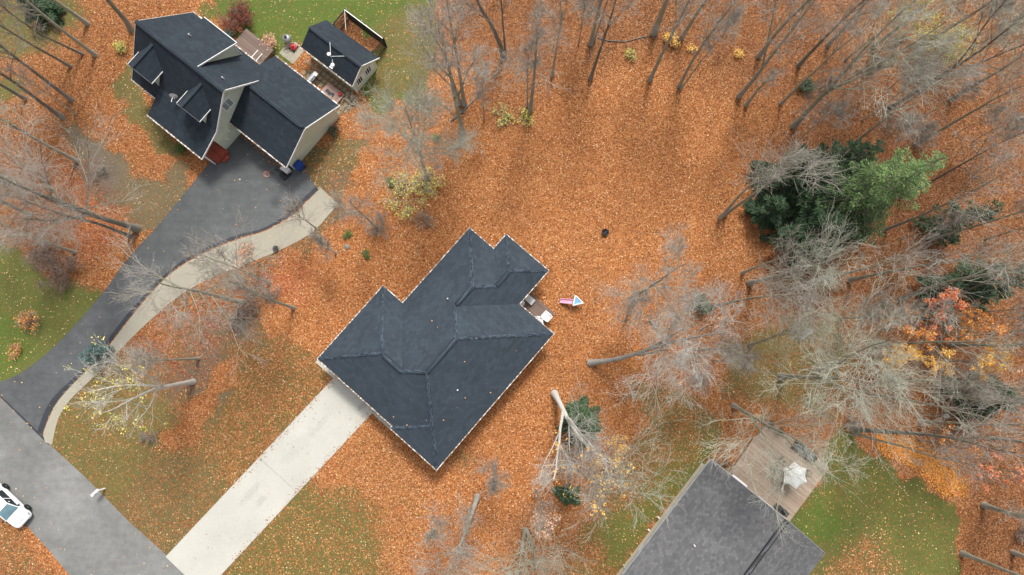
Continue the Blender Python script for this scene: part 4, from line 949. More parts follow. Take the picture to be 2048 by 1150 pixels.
m = MB(); vs = []
d0 = -.62
for y in (-.58, .12):
    vs += [(-.13, y, 1.08)]
    for a in range(0, 181, 30): vs.append((.13 * math.cos(R(180 - a)), y, 1.2 + .11 * math.sin(R(180 - a))))
    vs += [(.13, y, 1.08)]
n = 9; m.add(vs, [(i, (i + 1) % n, n + (i + 1) % n, n + i) for i in range(n)] + [tuple(range(n))[::-1], tuple(range(n, 2 * n))]); m.build('box', 'white_paint', mb_)
MB().box(-.12, .12, -.6, -.583, 1.085, 1.3).build('door', 'white_plastic', mb_); MB().box(.135, .15, -.3, -.2, 1.12, 1.42).build('flag', 'red_paint', mb_)
pl = thing('round_planter', 'round black planter of dark soil on the pale concrete strip', 'planter', on_px(H1, 553, 498, .03))
MB().lathe([(.18, 0), (.25, .3), (.28, .32), (.25, .34), (.21, .28), (.02, .27)], 18).build('pot', 'black_metal', pl, True)
m = MB()
for i in range(40): a = random.random() * 6.3; r_ = random.random() * .2; m.tube([(r_ * math.cos(a), r_ * math.sin(a), .27), (r_ * 1.3 * math.cos(a), r_ * 1.3 * math.sin(a), .36 + random.random() * .15)], .012, 3, False)
m.build('dried_stems', 'log_brown', pl)
gb = thing('garden_bench', 'grey weathered bench in the trees beyond the large deck', 'bench', on_px(H3, 1608, 668, 0), R(35))
for k in range(4): MB().box(-.7, .7, -.25 + k * .12, -.15 + k * .12, .42, .45).build('slat', 'grey_metal', gb)
m = MB(); 
for k in range(3): m.box(-.7, .7, .26 + .02 * k, .29 + .02 * k, .52 + k * .13, .61 + k * .13)
m.build('backrest', 'grey_metal', gb)
for x_ in (-.6, .6): m = MB(); m.box(x_ - .04, x_ + .04, -.22, -.14, 0, .418); m.box(x_ - .04, x_ + .04, .22, .32, 0, .9); m.build('leg', 'black_metal', gb)
wbk = thing('white_bucket', 'white bucket standing on the leaves among the right-hand trunks', 'bucket', on_px(H3, 1889, 832, 0))
MB().lathe([(.15, 0), (.19, .38), (.2, .4), (.18, .38), (.14, .03)], 14).build('pail', 'white_paint', wbk); MB().tube([(-.19, 0, .38), (-.12, .12, .5), (.12, .12, .5), (.19, 0, .38)], .01, 4).build('handle', 'grey_metal', wbk)
def log(label, pts, r, name='fallen_log', mat='log_brown', branches=0):
    P = [np.array(W(*p)) for p in pts]; P = [p + np.array([0, 0, r * .8 + .02 * (i % 2)]) for i, p in enumerate(P)]
    o = thing(name, label, 'log', tuple(P[0])); Q = [p - P[0] for p in P]
    MB().tube(Q, [r * (1 - .4 * i / (len(Q) - 1)) for i in range(len(Q))], 7).build('stem', mat, o, True)
    for k in range(branches):
        i = random.randrange(1, len(Q)); q = Q[i]; d = (Q[i] - Q[i - 1]); d /= np.linalg.norm(d); a = random.choice((-1, 1)) * R(random.uniform(30, 60)); L = random.uniform(.6, 1.6)
        e = np.array([d[0] * math.cos(a) - d[1] * math.sin(a), d[0] * math.sin(a) + d[1] * math.cos(a), .15]) * L
        MB().tube([q, q + e * .5 + np.array([0, 0, .1]), q + e], [r * .4, r * .3, r * .12], 5).build('branch', mat, o)
log('long crooked fallen branch on the leaves below the tall pair of trunks at top', [(901, 243), (922, 226), (940, 208), (957, 190), (969, 173)], .10, branches=4)
log('short dark log lying on the leaves right of the long crooked branch', [(985, 155), (992, 148), (1000, 140)], .11)
log('thin fallen branch curving away to the left of the tall grey trunk', [(912, 236), (900, 220), (880, 206)], .06, branches=2)
log('dark chunk of log between the lower bare crowns right of the toy slide', [(1299, 640), (1305, 648), (1312, 657)], .14)
log('long thin fallen branch reaching right of the twin trunks at top centre', [(1195, 75), (1215, 82), (1250, 84), (1280, 76), (1300, 72)], .07, branches=3)
log('dark stump by the bare trunk standing nearest right of the toy slide', [(1250, 637), (1254, 641)], .16)
def stone(label, px_, r):
    m = bpy.data.meshes.new('stone'); import bmesh
    bm = bmesh.new(); bmesh.ops.create_icosphere(bm, subdivisions=2, radius=r)
    for v in bm.verts: v.co *= random.uniform(.82, 1.12); v.co.z *= .55
    bm.to_mesh(m); bm.free(); m.materials.append(MATS['stone']); o = bpy.data.objects.new('stone', m); COL.objects.link(o); q = W(*px_); o.location = (q[0], q[1], r * .25); return tag(o, label, 'stone')
stone('dark stone in the leaves between the curved concrete strip and the yellow shrub', (694, 494), .26)

# ------------------------------------------------------------------ the parked car
hd = R(-40.7)
fw = np.array(W(55, 1015, .33))[:2]
fx = np.array([math.cos(hd), math.sin(hd)]); fy = np.array([-fx[1], fx[0]])
cc = fw - fx * 1.38 - fy * .86
car = thing('parked_car', 'white car standing at the edge of the street, partly out of frame', 'car', (cc[0], cc[1], .014), hd)
def loft(m, st, prof):
    """st: (x, half width, z low, z top); prof: list of (fraction of half width, fraction of height)"""
    k = len(prof); vs = []
    for x, w, z0, z1 in st:
        for a, b in prof: vs.append((x, a * w, z0 + b * (z1 - z0)))
    fs = [(i * k + j, i * k + k + j, i * k + k + (j + 1) % k, i * k + (j + 1) % k) for i in range(len(st) - 1) for j in range(k)]
    fs += [tuple(range(k)), tuple(range((len(st) - 1) * k, len(st) * k))[::-1]]
    return m.add(vs, fs)
prof = [(-.86, 0), (-.99, .22), (-1, .55), (-.97, .80), (-.90, .93), (-.70, 1.0), (-.35, 1.03), (0, 1.04), (.35, 1.03), (.70, 1.0), (.90, .93), (.97, .80), (1, .55), (.99, .22), (.86, 0)]
st = [(-2.32, .70, .35, .80), (-2.25, .82, .28, .95), (-1.9, .89, .24, 1.0), (-1.0, .90, .22, 1.0), (0, .90, .22, .99), (.8, .90, .22, .99), (1.15, .90, .22, .97), (1.6, .89, .22, .92), (1.95, .86, .24, .84), (2.15, .78, .26, .74), (2.27, .62, .30, .62)]
m = loft(MB(), st, prof); bd = m.build('body', 'car_paint', car, True); sb = bd.modifiers.new('sub', 'SUBSURF'); sb.levels = sb.render_levels = 1
rp_ = [(-1.72, .60), (-1.2, .63), (-.4, .64), (.18, .60)]; bl = [(-2.12, .80), (-1.2, .86), (0, .86), (1.08, .82)]
m = MB(); vs = [(x, s * w, .97) for s in (1, -1) for x, w in bl] + [(x, s * w, 1.45 if 0 < i < 3 else 1.41) for s in (1, -1) for i, (x, w) in enumerate(rp_)]
fs = []
for s in (0, 4):
    for i in range(3): q = (s + i, s + i + 1, 8 + s + i + 1, 8 + s + i); fs.append(q if s == 4 else q[::-1])
fs += [(3, 7, 15, 11), (4, 0, 8, 12)] + [(8 + i, 8 + i + 1, 12 + i + 1, 12 + i) [::-1] for i in range(3)]
m.add(vs, fs); m.build('cabin', 'car_paint', car, bevel=.05)
def pane(name, q, mat, ins=.08, lift=.018):
    v = [Vector(p) for p in q]; c = sum(v, Vector()) / len(v); n = (v[1] - v[0]).cross(v[2] - v[0]).normalized()
    if n.dot(c - Vector((-.4, 0, .9))) < 0: n = -n
    m = MB(); v = [p + (c - p) * ins + n * lift for p in v]; k = len(v)
    m.add([tuple(p) for p in v] + [tuple(p - n * .02) for p in v], [tuple(range(k)), tuple(range(k, 2 * k))[::-1]] + [(i, (i + 1) % k, k + (i + 1) % k, k + i) for i in range(k)])
    return m.build(name, mat, car)
pane('windscreen', [vs[3], vs[7], vs[15], vs[11]], 'windscreen_glass', .09); pane('rear_window', [vs[0], vs[4], vs[12], vs[8]], 'dark_glass', .1)
for s in (0, 4):
    pane('side_window', [vs[s + 2], vs[s + 3], vs[8 + s + 3], vs[8 + s + 2]], 'dark_glass', .10); pane('side_window', [vs[s + 1], vs[s + 2], vs[8 + s + 2], vs[8 + s + 1]], 'dark_glass', .08); pane('side_window', [vs[s], vs[s + 1], vs[8 + s + 1], vs[8 + s]], 'dark_glass', .14)
for s in (-1, 1):
    m = MB(); m.add([(.82, s * .86, .98), (.98, s * .86, .98), (.96, s * 1.06, 1.0), (.84, s * 1.06, 1.0), (.82, s * .86, 1.1), (.95, s * .86, 1.1), (.94, s * 1.05, 1.13), (.85, s * 1.05, 1.13)], [(3, 2, 1, 0), (4, 5, 6, 7), (0, 1, 5, 4), (1, 2, 6, 5), (2, 3, 7, 6), (3, 0, 4, 7)]); m.build('mirror', 'dark_plastic', car, bevel=.02)
    m = MB(); m.add([(2.05, s * .60, .66), (2.24, s * .52, .62), (2.12, s * .79, .62), (1.86, s * .87, .68), (2.02, s * .60, .765), (2.19, s * .50, .70), (2.07, s * .77, .72), (1.84, s * .85, .80)], [(3, 2, 1, 0), (4, 5, 6, 7), (0, 1, 5, 4), (1, 2, 6, 5), (2, 3, 7, 6), (3, 0, 4, 7)]); m.build('headlight', 'grey_metal', car, bevel=.015)
    for xw in (1.38, -1.42):
        t_ = MB().lathe([(.20, -.11), (.32, -.11), (.345, -.07), (.345, .07), (.32, .11), (.20, .11)], 26).build('wheel', 'rubber', car, True); t_.location = (xw, s * .83, .335); t_.rotation_euler = (R(-90) * s, 0, 0)
        m = MB(); m.lathe([(.215, .075), (.225, .10), (.195, .105), (.19, .08)], 26); m.lathe([(.05, .08), (.055, .112)], 12)
        for k in range(5): a = 2 * math.pi * k / 5; m.bar((.04 * math.cos(a), .04 * math.sin(a), .098), (.20 * math.cos(a), .20 * math.sin(a), .094), .06, .02)
        m.build('rim', 'grey_metal', t_)
m = MB()
for k in range(12):
    a0, a1 = (-.55 + k * 1.1 / 12), (-.55 + (k + 1) * 1.1 / 12); h = lambda y: (2.0 - .55 * y * y, y * 1.05, .845 - .05 * y * y)
    m.bar(h(a0), h(a1), .03, .02)
m.build('bonnet_seam', 'dark_plastic', car)
MB().add([(2.18, -.4, .42), (2.30, -.34, .42), (2.30, .34, .42), (2.18, .4, .42), (2.2, -.4, .58), (2.295, -.34, .58), (2.295, .34, .58), (2.2, .4, .58)], [(3, 2, 1, 0), (4, 5, 6, 7), (0, 1, 5, 4), (1, 2, 6, 5), (2, 3, 7, 6), (3, 0, 4, 7)]).build('grille', 'dark_plastic', car)

# ------------------------------------------------------------------ trees
TR = np.random.default_rng(21)
def interp_paths(P, r, idx, t):
    K = P.shape[1]; s = t * (K - 1); i = np.minimum(s.astype(int), K - 2); f = (s - i)[:, None]
    a = P[idx, i]; b = P[idx, i + 1]; d = b - a; d /= np.linalg.norm(d, axis=1, keepdims=True) + 1e-9
    return a * (1 - f) + b * f, d, r[idx, i] * (1 - f[:, 0]) + r[idx, i + 1] * f[:, 0]
def spawn(P, r, n, t0, t1, ang, lens, up, K, wig, rf, rmin, flat=0.0):
    N = len(P); idx = np.repeat(np.arange(N), n); M = N * n
    t = (np.tile((np.arange(n) + .5) / n, N) + TR.uniform(-.4, .4, M) / n) * (t1 - t0) + t0; t = np.clip(t, 0, .995)
    p, d, rr = interp_paths(P, r, idx, t)
    q = TR.normal(size=(M, 3)); q -= (q * d).sum(1, keepdims=True) * d; q /= np.linalg.norm(q, axis=1, keepdims=True) + 1e-9
    a = R(1) * TR.uniform(*ang, M)[:, None]
    D = np.cos(a) * d + np.sin(a) * q; D[:, 2] += up; D /= np.linalg.norm(D, axis=1, keepdims=True)
    L = lens(idx, t) * TR.uniform(.65, 1.3, M)
    out = [p]; cur = D.copy(); st = L / (K - 1)
    for k in range(K - 1):
        cur = cur + TR.normal(size=(M, 3)) * wig; cur[:, 2] += up * .25; cur /= np.linalg.norm(cur, axis=1, keepdims=True)
        out.append(out[-1] + cur * st[:, None])
    r0 = np.maximum(rr * rf, rmin); taper = np.linspace(1, .35, K)[None, :]
    return np.stack(out, 1), np.maximum(r0[:, None] * taper, rmin * .75), L
def trunk_line(base, path, Ht, zstep=9):
    """follow the photo's trunk upward: each survey mark is put at the height where the trunk stays most upright"""
    b = np.array(W(*base)); pts = [b]; lean = np.zeros(2)
    for p in path:
        d = raydir(*p); g = d[:2] / d[2]                      # ray xy = g*(z-H)
        prev = pts[-1]; A = g - lean; c = prev[:2] - lean * prev[2] + g * H
        z = float(A @ c / (A @ A)); z = min(max(z, prev[2] + .8), prev[2] + zstep, Ht - 1.0)
        w = np.array(W(p[0], p[1], z)); dz = w[2] - prev[2]; off = w[:2] - prev[:2]; k = np.linalg.norm(off)
        if k > .75 * dz: w[:2] = prev[:2] + off * (.75 * dz / k)
        pts.append(w); lean = (w[:2] - b[:2]) / max(w[2], 1) * .7
    last = pts[-1]; n = max(2, int((Ht - last[2]) / 2)); dirn = lean.copy()
    for k in range(n):
        dz = (Ht - last[2]) / n; dirn = dirn * .8 + TR.normal(size=2) * .06; prev = pts[-1]
        pts.append(np.array([prev[0] + dirn[0] * dz, prev[1] + dirn[1] * dz, prev[2] + dz]))
    P = np.array(pts)
    # resample evenly
    s = np.concatenate([[0], np.cumsum(np.linalg.norm(np.diff(P, axis=0), axis=1))]); u = np.linspace(0, s[-1], 14)
    Q = np.stack([np.interp(u, s, P[:, i]) for i in range(3)], 1); Q[2:-1] = .25 * Q[1:-2] + .5 * Q[2:-1] + .25 * np.concatenate([Q[3:]]); return Q
def leaf_quads(C, size, rngs, flat=.6):
    """small leaf faces at points C"""
    n = len(C); a = rngs.uniform(0, 6.283, n); tilt = rngs.normal(0, flat, (n, 2)); sz = size * rngs.uniform(.6, 1.3, n)
    u = np.stack([np.cos(a), np.sin(a), tilt[:, 0]], 1); v = np.stack([-np.sin(a), np.cos(a), tilt[:, 1]], 1)
    u *= sz[:, None] / np.linalg.norm(u, axis=1, keepdims=True); v *= (.75 * sz / np.linalg.norm(v, axis=1))[:, None]
    V = np.stack([C - u * .5, C + v * .5, C + u * .6, C - v * .5], 1).reshape(-1, 3)
    return V, np.arange(n * 4).reshape(-1, 4)
PAL = {'orange': [(.62, .20, .03), (.70, .30, .06), (.55, .15, .03), (.72, .40, .12)], 'yellow': [(.56, .46, .09), (.64, .55, .16), (.50, .45, .09), (.40, .40, .07)],
       'gold': [(.80, .44, .07), (.82, .52, .12), (.74, .35, .06)], 'red': [(.16, .035, .02), (.22, .06, .03), (.10, .03, .02)], 'peach': [(.62, .33, .20), (.55, .28, .15), (.68, .42, .28)], 'coral': [(.70, .20, .08), (.62, .15, .06), (.72, .30, .14)],
       'mid': [(.05, .09, .04), (.075, .125, .055), (.035, .065, .03)], 'spruce': [(.10, .16, .15), (.14, .21, .19), (.07, .12, .11)], 'dark': [(.022, .046, .022), (.034, .068, .030), (.050, .090, .042)], 'bright': [(.09, .16, .045), (.145, .235, .075), (.065, .12, .038), (.20, .29, .105)],
       'green': [(.06, .12, .015), (.10, .17, .02)], 'brown': [(.16, .08, .05), (.12, .06, .04), (.2, .11, .07)]}
def pal(nm, n):
    c = np.array(PAL[nm]); k = c[TR.integers(0, len(c), n)] * TR.uniform(.75, 1.25, (n, 1)); return np.repeat(k, 4, 0)
TREE_GROUP = 'bare autumn trees standing round the houses'
def bare_tree(base, path, Ht, label, r0=.20, cs=.40, spread=4.0, dens=1.0, tw='twig_grey', bk='bark_grey', leaves=None, nleaf=0, forks=0, name='bare_tree', cat='tree', group=TREE_GROUP, n1=13, wide=False, zstep=9):
    if base[0] > 1600 and not wide and not leaves:
        cs = max(cs, .48)
        if base[1] > 330: dens *= .75; n1 = 10
    T = trunk_line(base, path, Ht, zstep); b = T[0].copy(); P = (T - b)[None]; P[0, 0, 2] = -.05
    o = thing(name, label, cat, tuple(b), 0, group)
    u = np.linspace(0, 1, 14); rr = (r0 * (1 - .86 * u ** .9))[None]; rr[0, 0] *= 1.45; rr[0, 1] *= 1.06
    TV, TQ = tubes(P, rr, 8)
    np_mesh('trunk', TV, TQ, bk, o)
    parts = []
    if forks:                                                   # heavy leaders
        FP, FR, FL = spawn(P, rr, forks, cs * .7, cs * 1.1, (14, 30), lambda i, t: np.full(len(i), Ht * (1 - cs) * .85), .25, 8, .06, .72, .05)
        parts.append((FP, FR, 6))
        base_P = np.concatenate([np.stack([np.interp(np.linspace(0, 13, 8), np.arange(14), P[0, :, k]) for k in range(3)], 1)[None], FP]); base_R = np.concatenate([np.interp(np.linspace(0, 13, 8), np.arange(14), rr[0])[None], FR])
        t0 = np.array([cs] + [.25] * forks)
    else: base_P, base_R = P, rr; t0 = np.array([cs])
    n_ = max(4, int(n1 * (.65 if forks else 1)))
    l1 = []
    for k in range(len(base_P)):
        A, B, L = spawn(base_P[k:k + 1], base_R[k:k + 1], n_, t0[k], .99, ((38, 74) if wide else (22, 54)), lambda i, t: spread * (1.12 - .75 * ((t - t0[k]) / (1 - t0[k])) ** 1.3), .10 if wide else .26, 6, .10, .43, .02)
        l1.append((A, B, L))
    P1 = np.concatenate([x[0] for x in l1]); R1 = np.concatenate([x[1] for x in l1]); L1 = np.concatenate([x[2] for x in l1]); parts.append((P1, R1, 5))
    P2, R2, L2 = spawn(P1, R1, 6, .18, .98, (22, 52), lambda i, t: L1[i] * (.62 - .33 * t), .12, 4, .12, .5, .015); parts.append((P2, R2, 4))
    P3, R3, L3 = spawn(P2, R2, max(3, int(5 * dens)), .15, .99, (20, 52), lambda i, t: np.maximum(L2[i] * .55, .35), .08, 3, .13, .55, .0105); parts.append((P3, R3, 3))
    P4, R4, L4 = spawn(P3, R3, max(2, int(3.5 * dens)), .15, .99, (18, 50), lambda i, t: np.maximum(L3[i] * .62, .28), .05, 3, .13, .7, .0068); parts.append((P4, R4, 3))
    nl = 2 if forks else 1
    for nm_, grp, mt_ in (('limbs', parts[:nl], bk), ('twigs', parts[nl:], tw)):
        V = []; Q = []; n = 0
        for A, B, k in grp:
            v, q = tubes(A, B, k); V.append(v); Q.append(q + n); n += len(v)
        np_mesh(nm_, np.concatenate(V), np.concatenate(Q), mt_, o)
    if leaves:
        kk = TR.integers(0, len(P3), nleaf) if nleaf < len(P3) * 9 else TR.integers(0, len(P3), nleaf)
        # leaves hang on in clusters on some branches only
        keep = TR.random(len(P2)) < .35; own = np.repeat(np.arange(len(P2)), max(3, int(5 * dens))); ok = np.where(keep[own])[0]
        kk = ok[TR.integers(0, len(ok), nleaf)]; C = P3[kk, 2] + TR.normal(0, .12, (nleaf, 3))
        lv, lq = leaf_quads(C, .13, TR); np_mesh('foliage', lv, lq, 'foliage', o, False, pal(leaves, nleaf))
    return o
def conifer(base, Ht, rad, label, cols=('dark',), lean=(0, 0), n=5200, z0=.08, name='conifer', droop=-.25, tipcol=None, leaf=.34, open_=.0):
    b = np.array(W(*base)); o = thing(name, label, 'tree', tuple(b), 0)
    lean = np.array(lean); P = np.array([[lean[0] * t * Ht, lean[1] * t * Ht, t * Ht - .05] for t in np.linspace(0, 1, 8)])[None]; rr = (.012 * Ht * (1 - .9 * np.linspace(0, 1, 8)))[None]
    v, q = tubes(P, rr, 7); np_mesh('trunk', v, q, 'bark_dark', o)
    nb_ = int((14 if tipcol else 9) * Ht); t = z0 + (1 - z0) * TR.random(nb_) ** 1.1; az = TR.uniform(0, 6.283, nb_)
    L = rad * (1 - t) ** .8 * TR.uniform(.6, 1.15, nb_) * (1 if open_ == 0 else np.where(TR.random(nb_) < open_, .35, 1)) + .15
    D = np.stack([np.cos(az), np.sin(az), droop + .55 * t + TR.normal(0, .1, nb_)], 1); D /= np.linalg.norm(D, axis=1, keepdims=True)
    S = np.stack([lean[0] * t * Ht, lean[1] * t * Ht, t * Ht], 1)
    BP = np.stack([S, S + D * L[:, None] * .5, S + D * L[:, None] + np.array([0, 0, .08]) * L[:, None]], 1)
    v, q = tubes(BP, np.stack([.010 * L + .01, .007 * L + .008, np.full(nb_, .006)], 1), 4); 
    np_mesh('branches', v, q, 'bark_dark', o)
    w = L ** 1.5 / (L ** 1.5).sum(); k = TR.choice(nb_, n, p=w); s = TR.uniform(.12, 1.05, n) ** .7
    perp = np.stack([-D[k, 1], D[k, 0], np.zeros(n)], 1); side = TR.choice((-1., 1.), n) * TR.random(n) ** .8
    C = S[k] + D[k] * (L[k] * s)[:, None] + perp * (side * (.42 * L[k] * (1.1 - s) + .1))[:, None]; C[:, 2] += TR.normal(-.06, .08, n)
    dirv = D[k] * .8 + perp * (side * .9)[:, None] + TR.normal(0, .25, (n, 3)); dirv /= np.linalg.norm(dirv, axis=1, keepdims=True)
    wd_ = np.cross(dirv, TR.normal(size=(n, 3)) * .4 + np.array([0, 0, 1])); wd_ /= np.linalg.norm(wd_, axis=1, keepdims=True) + 1e-9
    sz = leaf * TR.uniform(.6, 1.3, n)[:, None]
    V = np.stack([C - dirv * sz * .5, C + wd_ * sz * .16, C + dirv * sz * .6, C - wd_ * sz * .16], 1).reshape(-1, 3)
    c = pal(cols[0], n)
    if tipcol:
        m = (t[k] * 1.0 + TR.normal(0, .13, n)) > .45; c2 = pal(tipcol, n); mm = np.repeat(m, 4); c[mm] = c2[mm]
    np_mesh('foliage', V, np.arange(4 * n).reshape(-1, 4), 'foliage', o, False, c)
    return o
def shrub(base, Ht, rad, label, col, n=700, stems=14, name='shrub', leaf=.12, tw='twig_brown', flat=.6, group=None, oval=1.0):
    b = np.array(W(*base)); o = thing(name, label, 'shrub', tuple(b), 0, group)
    az = TR.uniform(0, 6.283, stems); rr_ = rad * np.sqrt(TR.random(stems)); tip = np.stack([rr_ * np.cos(az), rr_ * np.sin(az) * oval, Ht * TR.uniform(.5, 1.0, stems)], 1)
    P = np.stack([tip * np.array([.25, .25, 0]), tip * np.array([.6, .6, .55]) + TR.normal(0, .05, (stems, 3)), tip], 1); P[:, 0, 2] = -.03
    r = np.tile(np.array([[.022, .015, .008]]), (stems, 1)); P2, R2, L2 = spawn(P, r, 7, .3, .98, (25, 60), lambda i, t: np.full(len(i), .38 * Ht), .05, 3, .15, .6, .007)
    P3, R3, L3 = spawn(P2, R2, 5, .2, .98, (25, 60), lambda i, t: np.full(len(i), .2 * Ht + .08), .03, 3, .15, .7, .006)
    V = []; Q = []; k = 0
    for A, B in ((P, r), (P2, R2), (P3, R3)): v, q = tubes(A, B, 3); V.append(v); Q.append(q + k); k += len(v)
    np_mesh('stems', np.concatenate(V), np.concatenate(Q), tw, o)
    if col:
        kk = TR.integers(0, len(P3), n); C = P3[kk, TR.integers(1, 3, n)] + TR.normal(0, .10, (n, 3)); C[:, 2] = np.maximum(C[:, 2], .05)
        v, q = leaf_quads(C, leaf, TR, flat); np_mesh('foliage', v, q, 'foliage', o, False, pal(col, n))
    return o

